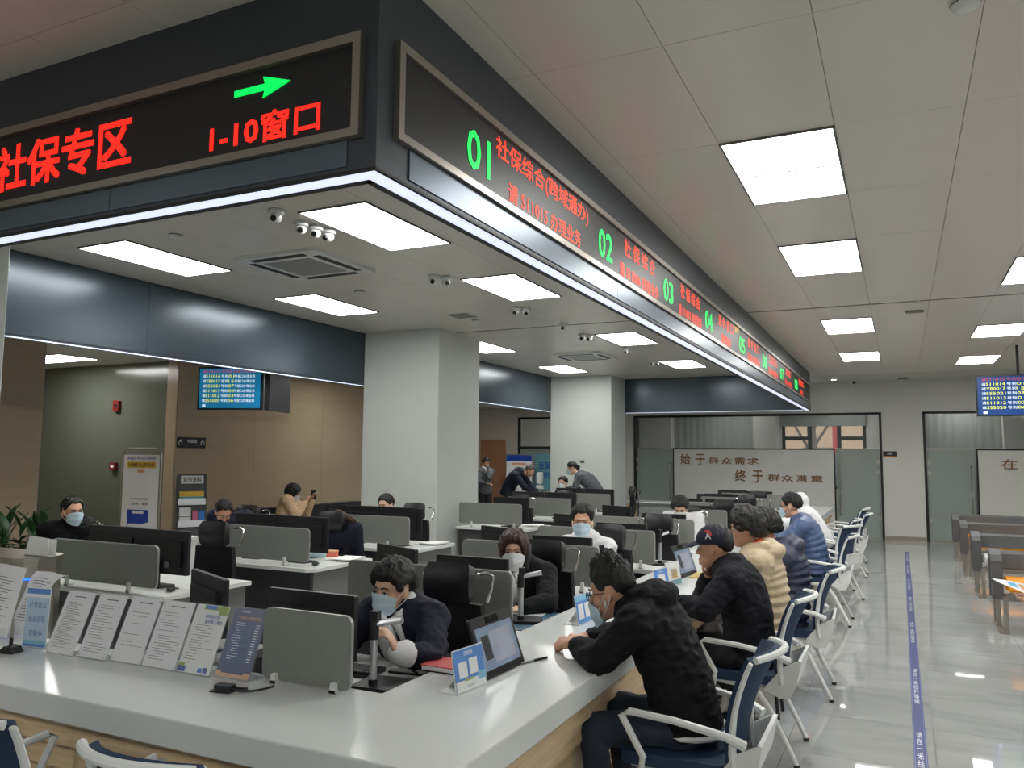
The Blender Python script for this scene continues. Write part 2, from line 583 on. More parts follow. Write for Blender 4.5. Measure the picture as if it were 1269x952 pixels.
# light strips under the soffit edges
def strip(label, boxes, trims):
    t = thing('led_strip_light', label, 'strip light', (boxes[0][0], boxes[0][2], 2.69))
    o = Matrix.Translation((-boxes[0][0], -boxes[0][2], -2.69))
    g = G()
    for a, b, c, d in boxes: g.box(a, b, c, d, 2.693, 2.7)
    obj('diffuser', g.xf(o), 'strip_lamp', t)
    g = G()
    for a, b, c, d in trims: g.box(a, b, c, d, 2.69, 2.7)
    obj('trim', g.xf(o), 'black', t)
strip('long white light strip under the outer edge of the number display soffit',
      [(-7.0, -1.615, 2.215, 2.29), (-1.69, -1.615, 2.29, 17.1)],
      [(-7.0, -1.6, 2.2, 2.215), (-1.615, -1.6, 2.215, 17.12), (-7.0, -1.69, 2.29, 2.32), (-1.72, -1.69, 2.29, 17.1)])
strip('thin white light strip under the blue band on the left', [(-6.88, -6.85, 2.33, 17.0)], [(-6.89, -6.88, 2.33, 17.0)])
strip('thin white light strip under the blue band at the far end', [(-5.44, -1.73, 17.0, 17.05)], [(-5.44, -1.73, 17.05, 17.06)])

# ---- pillars
def pillar(name, x0, x1, y0, y1):
    g = G().prism([(x0 + .01, y0), (x1 - .01, y0), (x1, y0 + .01), (x1, y1 - .01), (x1 - .01, y1), (x0 + .01, y1), (x0, y1 - .01), (x0, y0 + .01)], 0, CZ)
    p = struct(name, g, 'pillar_paint')
    obj('baseboard', G().box(x0 - .012, x1 + .012, y0 - .012, y1 + .012, 0, .1), 'steel', p)
    return p
pillar('pillar', -6.842, -5.6, 2.45, 3.42)
p1 = pillar('pillar', -6.842, -5.6, 9.25, 10.42)
p2 = pillar('pillar', -6.842, -5.45, 16.02, 16.99)
obj('socket_plate', G().prism(rr(.09, .05, .008, cx=-6.1, cy=1.62), 16.0, 16.02, 'y'), 'desk_dark', p2)

# ---- far wall with the two glazed openings of the offices
FY = 19.2
g = G().box(-5.95, -.35, FY, FY + .2, 2.75, CZ + .1).box(-.35, .45, FY, FY + .2, 0, CZ + .1).box(.45, 7, FY, FY + .2, 2.75, CZ + .1).box(-6.4, -5.95, FY, FY + .2, 0, CZ + .1)
wf = struct('wall_far', g, 'plaster')
obj('baseboard', G().box(-.34, .44, FY - .012, FY, 0, .09), 'steel', wf)
struct('wall_far_left', G().box(-10.25, -6.4, FY, FY + .2, 2.76, CZ + .1).box(-9.16, -9.13, FY, FY + .2, 0, 2.76).box(-9.49, -9.16, FY, FY + .2, 0, 2.76)
       .box(-10.25, -9.49, FY, FY + .2, 2.17, 2.76).box(-14, -10.25, FY, FY + .2, 0, CZ + .1).box(-9.13, -6.4, FY, FY + .2, 0, .9), 'plaster_warm')
# far-left office window and wooden door
w3 = struct('window_3', G().box(-9.13, -6.4, FY - .02, FY + .06, 2.70, 2.76).box(-9.13, -9.07, FY - .02, FY + .06, .9, 2.70).box(-9.07, -6.4, FY - .02, FY + .06, 1.93, 1.99)
            .box(-9.07, -6.4, FY - .02, FY + .06, .9, .96).box(-6.5, -6.4, FY - .02, FY + .06, .96, 2.7), 'black')
obj('pane', G().box(-9.07, -6.5, FY + .01, FY + .02, 1.99, 2.70), 'clear_glass', w3)
obj('pane', G().box(-9.07, -6.5, FY + .01, FY + .02, .96, 1.93), 'frosted_glass', w3)
d4 = struct('door_4', G().box(-10.17, -9.57, FY + .03, FY + .08, 0, 2.09), 'door_wood')
obj('door_frame', G().box(-10.25, -10.17, FY - .02, FY + .1, 0, 2.17).box(-9.57, -9.49, FY - .02, FY + .1, 0, 2.17).box(-10.17, -9.57, FY - .02, FY + .1, 2.09, 2.17), 'door_wood', d4)
obj('handle', G().cyl((-9.65, FY + .03, 1.0), (-9.65, FY - .02, 1.0), .01).cyl((-9.65, FY - .02, 1.0), (-9.77, FY - .02, 1.0), .009), 'steel', d4)

def long_handle(x, y, z0, z1, parent):
    g = G().tube([(x, y, z0 + .03), (x, y - .05, z0), (x, y - .055, z0 + .02), (x, y - .055, z1 - .02), (x, y - .05, z1), (x, y, z1 - .03)], .014, 10)
    obj('handle', g, 'chrome', parent, True)
def glass_door(name, x0, x1, hx, hinge_x):
    d = struct(name, G().box(x0 + .01, x1 - .01, FY + .05, FY + .062, .02, 1.94), 'frosted_glass')
    obj('rail', G().box(x0, x1, FY + .04, FY + .075, 0, .02).box(x0, x1, FY + .04, FY + .075, 1.94, 1.965), 'steel', d)
    long_handle(hx, FY + .05, .5, 1.59, d)
    obj('lock', G().box(hx - .03, hx + .03, FY + .035, FY + .05, .93, 1.03), 'steel', d)
    for z in (.4, 1.62, 1.4):
        obj('hinge', G().box(hinge_x - .03, hinge_x + .03, FY + .03, FY + .05, z, z + .09), 'steel', d)
def glazing(name, x0, x1, ds):
    w = struct(name, G().box(x0, x0 + .05, FY - .01, FY + .1, 0, 2.75).box(x1 - .05, x1, FY - .01, FY + .1, 0, 2.75).box(x0, x1, FY - .01, FY + .1, 2.70, 2.75), 'black')
    xs = [x0 + .05] + ds + [x1 - .05]
    for a, b in zip(xs, xs[1:]):
        obj('pane', G().box(a + .004, b - .004, FY + .05, FY + .06, 1.97, 2.70), 'clear_glass', w)
glazing('window_1', -5.95, -.35, [-4.95, -3.1, -1.33])
glass_door('door_1', -5.9, -4.98, -5.05, -5.87)
glass_door('door_2', -1.30, -.40, -1.22, -.44)
glazing('window_2', .45, 6.6, [1.43, 3.2, 5.0])
glass_door('door_3', .5, 1.40, 1.32, .54)

# white lettered partition boards standing in the openings
def board(label, x0, x1):
    t = thing('lettered_board', label, 'board', ((x0 + x1) / 2, FY + .03, 0))
    h = (x1 - x0) / 2
    obj('panel', G().box(-h + .03, h - .03, -.03, .03, 0, 1.925), 'plaster', t)
    obj('frame', G().box(-h, -h + .03, -.035, .035, 0, 1.96).box(h - .03, h, -.035, .035, 0, 1.96).box(-h + .03, h - .03, -.035, .035, 1.925, 1.96), 'black', t)
    return t
b1 = board('white partition board with two lines of bronze lettering between glass doors', -4.97, -1.31)
cx = (-4.97 - 1.31) / 2
def letters(par, s, x0, z0, w, h, cx):
    o = text(s, w, h, (x0 - cx, -.034, z0), (1, 0, 0), (0, 0, 1), 'bronze', par, bold=.03, lift=.012)
    return o
for s, x, z, w_, h_ in (('始', -4.78, 1.57, .23, .24), ('于', -4.42, 1.54, .22, .27), ('群', -4.10, 1.59, .22, .15), ('众', -3.80, 1.58, .23, .15), ('需', -3.5, 1.58, .23, .15), ('求', -3.21, 1.58, .25, .15),
                        ('终', -3.5, 1.18, .25, .27), ('于', -3.1, 1.16, .22, .28), ('群', -2.76, 1.21, .26, .15), ('众', -2.46, 1.2, .25, .15), ('满', -2.14, 1.2, .22, .15), ('意', -1.84, 1.2, .27, .15)):
    letters(b1, s, x, z, w_, h_, cx)
b2 = board('white partition board at the right edge with bronze lettering, only its start showing', 1.42, 5.1)
for s, x in (('在', 1.86), ('基', 2.32), ('层', 2.78)):
    letters(b2, s, x, 1.54, .27, .2, (1.42 + 5.1) / 2)

# ---- offices behind the glazing
g = G().box(-6.9, -2.86, 22.6, 22.8, 0, 3.3).box(-.78, 7, 22.6, 22.8, 0, 3.3).box(-2.86, -.78, 22.6, 22.8, 0, .95).box(-2.86, -.78, 22.6, 22.8, 2.92, 3.3)
struct('wall_office_rear', g, 'plaster')
struct('wall_office_side', G().box(-7.0, -6.9, FY + .2, 22.8, 0, 3.3).box(6.9, 7.0, FY + .2, 22.8, 0, 3.3).box(0.0, .1, FY + .2, 22.6, 0, 3.3), 'plaster')
struct('ceiling_office', G().box(-14, 7, FY + .2, 22.8, 3.3, 3.4), 'plaster')
struct('wall_office_corner', G().box(-14, -7.0, 22.6, 22.8, 0, 3.3), 'plaster')
struct('pillar', G().box(-6.62, -5.72, 21.9, 22.6, 0, 3.3), 'plaster')
struct('pillar', G().box(-3.5, -2.92, 21.9, 22.6, 0, 3.3), 'plaster')
struct('pillar', G().box(2.2, 2.9, 21.9, 22.6, 0, 3.3), 'plaster')
def curtain(label, x0, x1, y, z0, z1):
    n = int((x1 - x0) / .09)
    g = G().grid(lambda u, v: (x0 + (x1 - x0) * u, y + .009 * math.sin(u * n * math.pi), z0 + (z1 - z0) * v), n * 3, 1, .01)
    tag(obj('curtain', g, 'curtain', None, True), label, 'curtain')
curtain('grey curtain behind the office glazing above the lettered board', -5.7, -3.52, 22.3, .05, 2.92)
curtain('grey curtain behind the office glazing below the aisle screen', .15, 2.2, 22.3, .05, 2.92)
ow = struct('window_4', G().box(-2.86, -.78, 22.62, 22.7, 2.84, 2.92).box(-2.86, -.78, 22.62, 22.7, .95, 1.03).box(-2.86, -2.78, 22.62, 22.7, 1.03, 2.84).box(-.86, -.78, 22.62, 22.7, 1.03, 2.84)
            .box(-2.2, -2.1, 22.62, 22.7, 1.03, 2.84).box(-1.48, -1.38, 22.62, 22.7, 1.03, 2.84).box(-2.78, -2.2, 22.62, 22.7, 2.22, 2.32).box(-1.38, -.86, 22.62, 22.7, 2.22, 2.32), 'black')
for a, b, c, d in ((-2.78, -2.2, 1.03, 2.22), (-2.78, -2.2, 2.32, 2.84), (-2.1, -1.48, 1.03, 2.84), (-1.38, -.86, 1.03, 2.22), (-1.38, -.86, 2.32, 2.84)):
    obj('pane', G().box(a, b, 22.655, 22.665, c, d), 'clear_glass', ow)
tag(obj('roller_blind', G().box(-2.88, -.76, 22.54, 22.56, 2.6, 2.93).cyl((-2.88, 22.55, 2.6), (-.76, 22.55, 2.6), .014, n=8), 'curtain'), 'grey roller blind half drawn over the rear office window', 'blind')
# street side: pale building, banner, bare tree
struct('ground', G().box(-20, 20, 22.8, 42, -.3, -.15), 'bark')
fb = thing('apartment_building', 'tan building across the street seen through rear office window', 'building', (0, 31, -.15))
obj('wall', G().box(-14, 12, 0, 4, 0, 9), 'facade', fb)
for wx in (-9, -6.3, -3.2, -.4, 2.6):
    for wz in (.9, 4.2):
        f_ = obj('window', G().box(wx, wx + 1.3, -.04, 0, wz, wz + 1.4), 'desk_grey', fb)
        obj('pane', G().box(wx + .06, wx + .62, -.05, -.04, wz + .06, wz + 1.34).box(wx + .68, wx + 1.24, -.05, -.04, wz + .06, wz + 1.34), 'clear_glass', f_)
t = thing('street_banner', 'red vertical banner outside the rear office window', 'banner', (-1.9, 28.4, -.15))
obj('cloth', G().box(-.1, .1, 0, .03, 2.05, 4.35), 'print_red', t)
obj('pole', G().cyl((.13, .015, 0), (.13, .015, 4.4), .025), 'steel', t)
tr = thing('bare_tree', 'bare tree trunk outside the rear office window', 'tree', (-2.55, 27.5, -.15))
obj('trunk', G().tube([(0, 0, 0), (.04, 0, 1.5), (-.03, 0, 3), (.05, 0, 5)], [.2, .16, .13, .08], 9), 'bark', tr, True)
obj('branches', G().tube([(0, 0, 2.2), (.5, .1, 3.0), (.9, 0, 4.0)], [.06, .04, .02], 6).tube([(0, 0, 2.0), (-.5, .1, 2.9), (-.8, 0, 4.0)], [.06, .04, .02], 6).tube([(0, 0, 2.6), (.3, -.2, 3.4)], [.04, .015], 6), 'bark', tr, True)

# ---- left side: stone wall, recessed corridor in olive glass
wl = struct('wall_left', G().box(-9.2, -9.0, 7.9, 12.6, 0, 3.0).box(-9.2, -9.0, -5, 5.98, 0, 3.0).box(-14, -9.2, 12.4, 12.6, 0, 3.0).box(-14, -9.2, 5.78, 5.98, 0, 3.0), 'beige_stone')
for z in (0.02, .76, 1.5, 2.24):
    for a, b in ((7.905, 9.4), (9.4, 11.0), (11.0, 12.595)):
        obj('stone_slab', G().box(-9.0, -8.988, a + .002, b - .002, z + .002, z + .738), 'beige_stone', wl)
    obj('stone_slab', G().box(-9.0, -8.988, 4.4, 5.978, z + .002, z + .738), 'beige_stone', wl)
struct('wall_corridor', G().box(-14, -9.2, 7.9, 8.0, 0, 3.0), 'olive_glass')
struct('ceiling_left', G().box(-14, -6.97, -5, FY, 3.0, 3.08), 'plaster')
struct('wall_west', G().box(-14.2, -14, -5, 22.8, 0, CZ + .1), 'plaster_warm')
struct('wall_east', G().box(7, 7.2, -5, 22.8, 0, CZ + .1), 'plaster')
struct('wall_behind', G().box(-14, 7, -5.2, -5, 0, CZ + .1), 'plaster')

# ================================================================ LAMPS
def panel_light(label, x, y, w, h, z=CZ, group=None):
    t = thing('ceiling_light', label, 'ceiling light', (x, y, z - .012), group=group)
    g = G().box(0, w, 0, .012, 0, .03).box(0, w, h - .012, h, 0, .03).box(0, .012, .012, h - .012, 0, .03).box(w - .012, w, .012, h - .012, 0, .03).box(.012, w - .012, h * .5 - .009, h * .5 + .009, .001, .03)
    obj('frame', g, 'desk_grey', t)
    for a, b in ((.012, h * .5 - .009), (h * .5 + .009, h - .012)):
        obj('diffuser', G().box(.012, w - .012, a, b, .004, .02), 'lamp', t)
    return t
rows = {-.855: 'in the row beside the number display', .945: 'in the row over the waiting benches', -3.855: 'in the row over the counter clerks', -6.255: 'in the row along the blue band'}
for x, ys in LIGHTS.items():
    for k, y in enumerate(ys):
        y2 = YS[YS.index(y) + 1]
        panel_light('%s twin-square ceiling light %s' % (ORD[k], rows[x]), x, y, .6, y2 - y)
for x, y in ((-6.2, -2), (-3.2, -2), (-.2, -2), (2.8, -2), (3.9, 1.5), (3.9, 5.5), (3.9, 9.5), (3.9, 13.5), (5.8, 3.5), (5.8, 11.5), (5.8, -2)):  # unseen panels, added in the hall's pattern for light from behind and beside
    panel_light('added ceiling light panel of the hall, unseen, out of the picture', x, y, .6, 1.2, CZ, 'ceiling lights out of the picture')
panel_light('flat ceiling light inside the olive glass corridor', -11.1, 6.75, 1.2, .6, 3.0)
panel_light('ceiling light inside the glazed office with the window', -1.6, 21.2, .6, .6, 3.3)
panel_light('ceiling light inside the office behind the right board', 1.0, 21.4, .6, .6, 3.3)
panel_light('second ceiling light inside the glazed office with the window', -4.4, 21.0, .6, .6, 3.3)
panel_light('ceiling light of the far-left office behind the pillar', -8.6, 20.6, 1.2, .6, 3.3)
panel_light('added unseen ceiling light over the far-left waiting corner', -8.6, 16.2, 1.2, .6, 3.0)  # unseen panel, added because the left waiting zone needs light
panel_light('added unseen ceiling light over the sofa by the stone wall, above the blue band', -8.2, 10.4, .6, .6, 3.0)  # hidden by the soffit, added to light the wall and sofa behind it
def downlight(label, x, y, z):
    t = thing('downlight', label, 'downlight', (x, y, z - .01))
    obj('ring', G().lathe([(.075, .01), (.08, 0), (.06, -.002), (.055, .008)], n=20), 'white_plastic', t, True)
    obj('lens', G().lathe([(.055, .006), (.054, .002), (.03, .001)], n=16), 'lamp', t)
downlight('small round downlight over the stone wall by the hanging screen', -8.55, 9.0, 3.0)
downlight('small round downlight in the plain ceiling before the far wall', -1.25, 18.6, CZ)

# ================================================================ NUMBER DISPLAYS ON THE SOFFIT
ld = thing('led_display', 'long black LED display with red lettering and green arrow facing the front counter', 'LED display', (-4.0, 2.2, 2.81))
T = Matrix.Translation((4.0, -2.2, -2.81))
obj('screen', G().box(-6.3, -1.69, 2.193, 2.2, 2.84, 3.155).xf(T), 'led_panel', ld)
obj('frame', G().box(-6.335, -1.657, 2.17, 2.2, 3.155, 3.19).box(-6.335, -1.657, 2.17, 2.2, 2.812, 2.842).box(-1.69, -1.657, 2.17, 2.2, 2.842, 3.155).box(-6.335, -6.3, 2.17, 2.2, 2.842, 3.155).xf(T), 'steel', ld)
def lf(s, x0, x1, z0, z1, m, bold=.012):
    text(s, x1 - x0, z1 - z0, (x0 + 4.0, -.0075, z0 - 2.81), (1, 0, 0), (0, 0, 1), m, ld, bold * 2.5)
lf('社保专区', -3.74, -2.84, 2.895, 3.10, 'led_red', .02)
lf('1-10窗口', -2.384, -1.848, 2.866, 2.98, 'led_red', .02)
ar = [(-2.263, 3.07), (-2.11, 3.07), (-2.12, 3.04), (-1.987, 3.083), (-2.12, 3.125), (-2.11, 3.095), (-2.263, 3.095)]
obj('arrow', G().prism(ar, 2.189, 2.193, 'y').xf(T), 'led_green', ld)
rd = thing('led_display', 'long black LED display of window numbers 01 to 08 facing the aisle', 'LED display', (-1.6, 9.6, 2.83))
T = Matrix.Translation((1.6, -9.6, -2.83))
obj('screen', G().box(-1.6, -1.593, 2.335, 16.93, 2.862, 3.168).xf(T), 'led_panel', rd)
obj('frame', G().box(-1.6, -1.575, 2.30, 16.96, 3.168, 3.202).box(-1.6, -1.575, 2.30, 16.96, 2.832, 2.862).box(-1.6, -1.575, 2.30, 2.335, 2.862, 3.168).box(-1.6, -1.575, 16.93, 16.96, 2.862, 3.168).xf(T), 'steel', rd)
def rf(s, y0, y1, z0, z1, m, bold=.006):
    text(s, y1 - y0, z1 - z0, (.0075, y0 - 9.6, z0 - 2.83), (0, 1, 0), (0, 0, 1), m, rd, bold * 2.5)
for n_, y0, y1, t_, ty0, ty1, u_, uy0, uy1 in (
        ('01', 2.826, 3.03, '社保综合(跨域通办)', 3.09, 4.27, '请 S11015 办理业务', 3.22, 4.15),
        ('02', 4.45, 4.70, '社 保 综 合', 4.95, 5.68, '请 S11006 办理业务', 4.85, 5.78),
        ('03', 5.92, 6.20, '社 保 综 合', 6.45, 7.15, '请 S11012 办理业务', 6.38, 7.22),
        ('04', 7.38, 7.68, '退 休 窗 口', 7.98, 8.75, '暂停服务', 8.12, 8.62),
        ('05', 9.12, 9.48, '医 疗 窗 口', 9.72, 10.5, '请 S55021 办理业务', 9.66, 10.56),
        ('06', 10.82, 11.18, '工 伤 窗 口', 11.4, 12.2, '请 S55020 办理业务', 11.34, 12.25),
        ('07', 12.54, 12.92, '就业窗口', 13.2, 13.85, '请 S55019 办理业务', 13.05, 14.0),
        ('08', 14.37, 14.78, '档案窗口', 15.0, 15.8, '欢迎', 15.2, 15.65)):
    rf(n_, y0, y1, 2.915, 3.085, 'led_green', .01)
    rf(t_, ty0, ty1, 3.035, 3.15, 'led_orange')
    rf(u_, uy0, uy1, 2.88, 2.972, 'led_orange')
rf('党员示范', 8.86, 9.1, 3.10, 3.16, 'led_amber')

# ================================================================ SERVICE COUNTER
sc_ = thing('service_counter', 'long L-shaped service counter with white top and pale wooden stepped front', 'counter', (-1.5, 2.4, 0))
T = Matrix.Translation((1.5, -2.4, 0))
top = [(-5.55, 2.07), (-1.26, 2.07), (-1.2, 2.13), (-1.2, 17.1), (-1.85, 17.1), (-1.85, 2.67), (-5.55, 2.67)]
cm = obj('countertop', G().prism(top, .68, .78).xf(T), 'white_top', sc_)
bv = cm.modifiers.new('bevel', 'BEVEL'); bv.width = .006; bv.segments = 2; bv.limit_method = 'ANGLE'
obj('core', G().prism([(-5.55, 2.42), (-1.5, 2.42), (-1.5, 17.05), (-1.82, 17.05), (-1.82, 2.64), (-5.55, 2.64)], 0, .68).xf(T), 'desk_dark', sc_)
for k in range(6):
    z1 = .678 - .105 * k; z0 = max(.06, z1 - .10)
    ins = .05 + .035 * min(k, 4)
    a = 2.07 + ins; b = -1.2 - ins
    for x0, x1 in ((-5.55, -4.2), (-4.2, -2.6), (-2.6, b)):
        obj('plank', G().box(x0 + .001, x1 - .001, a, 2.42, z0, z1).xf(T), 'wood', sc_)
    y = a
    for y2 in (4.9, 7.4, 9.9, 12.4, 14.9, 17.08):
        obj('plank', G().box(-1.5, b, y + .001, y2 - .001, z0, z1).xf(T), 'wood', sc_); y = y2
obj('toe_kick', G().box(-5.55, -1.45, 2.34, 2.42, 0, .06).box(-1.5, -1.45, 2.42, 17.05, 0, .06).xf(T), 'steel', sc_)

# ================================================================ DESKS AND DIVIDERS
def desk(label, x0, x1, y, dep, group, front='desk_dark', side='desk_grey', chamfer=.07):
    w = x1 - x0
    t = thing('office_desk', label, 'desk', (x0, y, 0), group=group)
    pts = [(0, 0), (w - chamfer, 0), (w, chamfer * .7), (w, dep), (0, dep)]
    obj('desktop', G().prism(pts, .71, .74), 'desk_white', t)
    obj('modesty_panel', G().box(.04, w - .06, .05, .07, .03, .71), front, t)
    for xx in (.03, w - .07):
        obj('side_panel', G().box(xx, xx + .03, .07, dep - .02, 0, .71), side, t)
    return t
def divider(label, x0, x1, y, group, clamps, gap=.05):
    w = x1 - x0
    t = thing('desk_divider', label, 'divider', (x0, y, .74), group=group)
    h = .275
    obj('panel', G().prism(rr(w, h, .03, cx=w / 2, cy=gap + h / 2), -.012, .012, 'y'), 'divider', t)
    o_ = rr(w + .012, h + .012, .036, cx=w / 2, cy=gap + h / 2); i_ = rr(w, h, .03, cx=w / 2, cy=gap + h / 2)
    g = G(); n = len(o_)
    vs = [(u, -.008, v) for u, v in o_] + [(u, -.008, v) for u, v in i_] + [(u, .008, v) for u, v in o_] + [(u, .008, v) for u, v in i_]
    fs = []
    for i in range(n):
        j = (i + 1) % n
        fs += [(i, j, n + j, n + i), (2 * n + j, 2 * n + i, 3 * n + i, 3 * n + j), (i, 2 * n + i, 2 * n + j, j), (n + i, n + j, 3 * n + j, 3 * n + i)]
    obj('edge_trim', g.add(vs, fs), 'divider_trim', t)
    for c in clamps:
        obj('clamp', G().prism([(c - .016, 0), (c + .016, 0), (c + .013, gap + .025), (c - .008, gap + .025)], -.03, -.012, 'y').box(c - .018, c + .018, -.03, .03, 0, .012), 'white_plastic', t)
    return t
DR = [2.6, 4.03, 5.45, 6.88, 8.35, 10.1, 11.85, 13.6, 15.3]
for k, y in enumerate(DR):
    x0 = -2.385 if k == 0 else -3.05
    if k: desk('%s white desk behind the aisle side of the counter' % ORD[k], -3.08, -1.87, y - .07, .72, 'clerk desks along the counter', chamfer=.02)
    else: desk('nearest white clerk desk set against the front counter', -2.47, -1.87, 2.69, .58, 'clerk desks along the counter', chamfer=.01)
    if k == 0:
        dv = divider('nearest grey fabric divider, standing on the front counter', x0, -1.95, y, 'dividers along the counter', [.07, .37], .014)
        dv.location.z = .78
        continue
    divider('%s grey fabric divider along the counter desks' % ORD[k], x0, -1.95, y, 'dividers along the counter', [.2, .98])
DM = [3.94, 5.5, 7.06, 9.79, 11.585, 13.44]
desc = ['beside the steel turnstile', 'in front of the sofa', 'in front of the near pillar', 'right of the near pillar', 'between the two pillars', 'in front of the far pillar']
for k, y in enumerate(DM):
    desk('white middle-row desk %s' % desc[k], -5.57 if k == 3 else -5.85, -4.5, y - .07, .86, 'middle row desks')
    divider('grey fabric divider on the middle-row desk %s' % desc[k], -5.55 if k == 3 else -5.7, -4.6, y, 'middle row dividers', [.2, .85])

# ================================================================ MONITORS
def monitor(label, w, h):
    t = thing('monitor', label, 'monitor', group='desktop monitors')
    z0 = .09
    obj('housing', G().prism(rr(w, h, .008, cx=0, cy=z0 + h / 2), -.014, .012, 'y'), 'black_plastic', t)
    obj('rear_cover', G().prism(rr(w * .8, h * .62, .02, cx=0, cy=z0 + h * .46), -.032, -.014, 'y').box(-w * .28, w * .1, -.034, -.032, z0 + h * .6, z0 + h * .64), 'black', t)
    obj('screen', G().box(-w / 2 + .01, w / 2 - .01, .012, .0135, z0 + .02, z0 + h - .01), 'black_gloss', t)
    obj('neck', G().prism([(-.03, .0), (.03, .0), (.025, .2), (-.025, .2)], -.05, -.03, 'y'), 'black_plastic', t)
    obj('base', G().prism(rr(.22, .16, .03, cx=0, cy=-.03), 0, .012), 'black_plastic', t)
    obj('port_label', G().box(w * .12, w * .2, -.0345, -.032, z0 + .05, z0 + .09), 'desk_grey', t)
    return t
mon_r = monitor('black monitor back beside the navy blazer clerk, nearest', .485, .275)
mon_r.location = (-2.35, 2.84, .74)
for k, y in enumerate(DR[1:], 1):
    dup(mon_r, (-2.33 if k < 5 else -2.4, y + .24, .74), 0, '%s black monitor standing behind the counter-side dividers' % ORD[k])
mon_m = monitor('', .555, .315)
mon_m.location = (-4.91, 4.24, .74)
mon_m['label'] = 'right-hand black monitor on the desk beside the steel turnstile'
dup(mon_m, (-5.46, 4.27, .74), 0, 'left-hand black monitor on the desk beside the steel turnstile')
for k in range(1, 6):
    dup(mon_m, (-4.90, DM[k] + .3, .74), -3, 'right-hand black monitor on the desk %s' % desc[k])
    if k != 3: dup(mon_m, (-5.47, DM[k] + .32, .74), 2, 'left-hand black monitor on the desk %s' % desc[k])
# angled second screens at the left end of the counter desks
for k, (x, y) in enumerate(((-3.13, 2.98), (-3.03, 4.49), (-3.1, 6.14), (-3.15, 7.88), (-3.22, 9.65))):
    if k == 0:
        st = thing('monitor_stand', 'small dark cabinet under the angled monitor behind the document signs', 'cabinet', (x, y + .02, 0))
        obj('body', G().box(-.22, .22, -.18, .18, .04, .70), 'desk_dark', st)
        obj('top', G().box(-.24, .24, -.2, .2, .70, .74), 'desk_grey', st)
        obj('plinth', G().box(-.2, .2, -.16, .16, 0, .04), 'black', st)
    dup(mon_r, (x, y + .02, .74), -25, '%s angled black monitor at the left end of a counter desk' % ORD[k])
# far desks: more monitors towards the lettered board
for k, (x, y, a) in enumerate(((-3.35, 13.85, 0), (-3.3, 15.62, 0), (-2.85, 14.05, 10), (-2.97, 15.95, -5), (-2.95, 12.15, -10))):
    dup(mon_r, (x if x > -2.9 else -2.93, y, .74), a, ['far black monitor near the third window bay before the board', 'farthest left black monitor before the lettered board', 'far angled monitor beside the last dividers',
        'farthest right black monitor before the lettered board', 'black monitor at the left end of a far counter desk'][k])

# ================================================================ CHAIRS
def customer_chair():
    t = thing('visitor_chair', '', 'chair', group='visitor chairs at the counter')
    g = G().prism(rr(.46, .45, .05, cx=0, cy=.03), .425, .475)
    obj('seat', g, 'blue_fabric', t)
    prof = [(-.14, .40), (-.22, .36), (-.275, .37), (-.31, .45), (-.335, .575), (-.318, .577), (-.285, .47), (-.25, .425), (-.14, .425)]
    obj('seat_shell', G().prism(prof, -.225, .225, 'x').prism(rr(.4, .36, .04, cx=0, cy=.04), .405, .425), 'white_plastic', t)
    ck = [(-.335, .575), (-.30, .565), (-.235, .53), (-.15, .43), (-.13, .40), (-.22, .36), (-.275, .37), (-.31, .45)]
    for s in (-1, 1): obj('shell_cheek', G().prism(ck, s * .225 - .008, s * .225 + .008, 'x'), 'white_plastic', t)
    def back(u, v, off=0.0, k=.205):
        x = (u * 2 - 1) * (k + .01 * v)
        y = -.235 - .02 * v - .125 * v * v + .072 * (x / .2) ** 2 * (.3 + .7 * v) - off
        return Vector((x, y, .485 + .42 * v - .012 * (x / .2) ** 2 * v))
    obj('backrest', G().grid(lambda u, v: back(u, v), 10, 8, .028), 'blue_fabric', t, True)
    g = G()
    for s in (-1, 1):
        u0 = .5 + .53 * s
        g.tube([back(u0, v, .012) for v in (-.12, .1, .3, .5, .7, .9, 1.0)], [.03, .027, .023, .02, .018, .017, .016], 8, .6)
    g.tube([back(u / 10, 1.02, .014) for u in range(0, 11)], .015, 8)
    obj('back_frame', g, 'white_plastic', t, True)
    for s in (-1, 1):
        a = obj('armrest', G().tube([(s * .235, -.27, .57), (s * .265, -.2, .605), (s * .275, 0, .64), (s * .275, .19, .652), (s * .275, .225, .635), (s * .27, .13, .47)], [.022, .017, .015, .015, .015, .014], 8), 'white_plastic', t, True)
        l = obj('leg', G().tube([(s * .27, .135, .48), (s * .265, .16, .3), (s * .26, .235, .02)], .0125, 8), 'white_plastic', t, True)
        obj('foot', G().cyl((s * .26, .232, .025), (s * .26, .238, 0), .015, n=10), 'black', l)
        l = obj('leg', G().tube([(s * .2, .12, .415), (s * .225, -.02, .41), (s * .235, -.1, .38), (s * .24, -.16, .30), (s * .245, -.28, .06), (s * .245, -.30, .015)], [.014, .017, .018, .017, .015, .0145], 8), 'white_plastic', t, True)
        obj('foot', G().cyl((s * .245, -.299, .02), (s * .245, -.301, 0), .0165, n=10), 'black', l)
    return t
vc = customer_chair()
vc.location = (-.86, 3.58, 0); vc.rotation_euler = (0, 0, R(90))
vc['label'] = 'white and blue visitor chair under the man in the black hooded jacket'
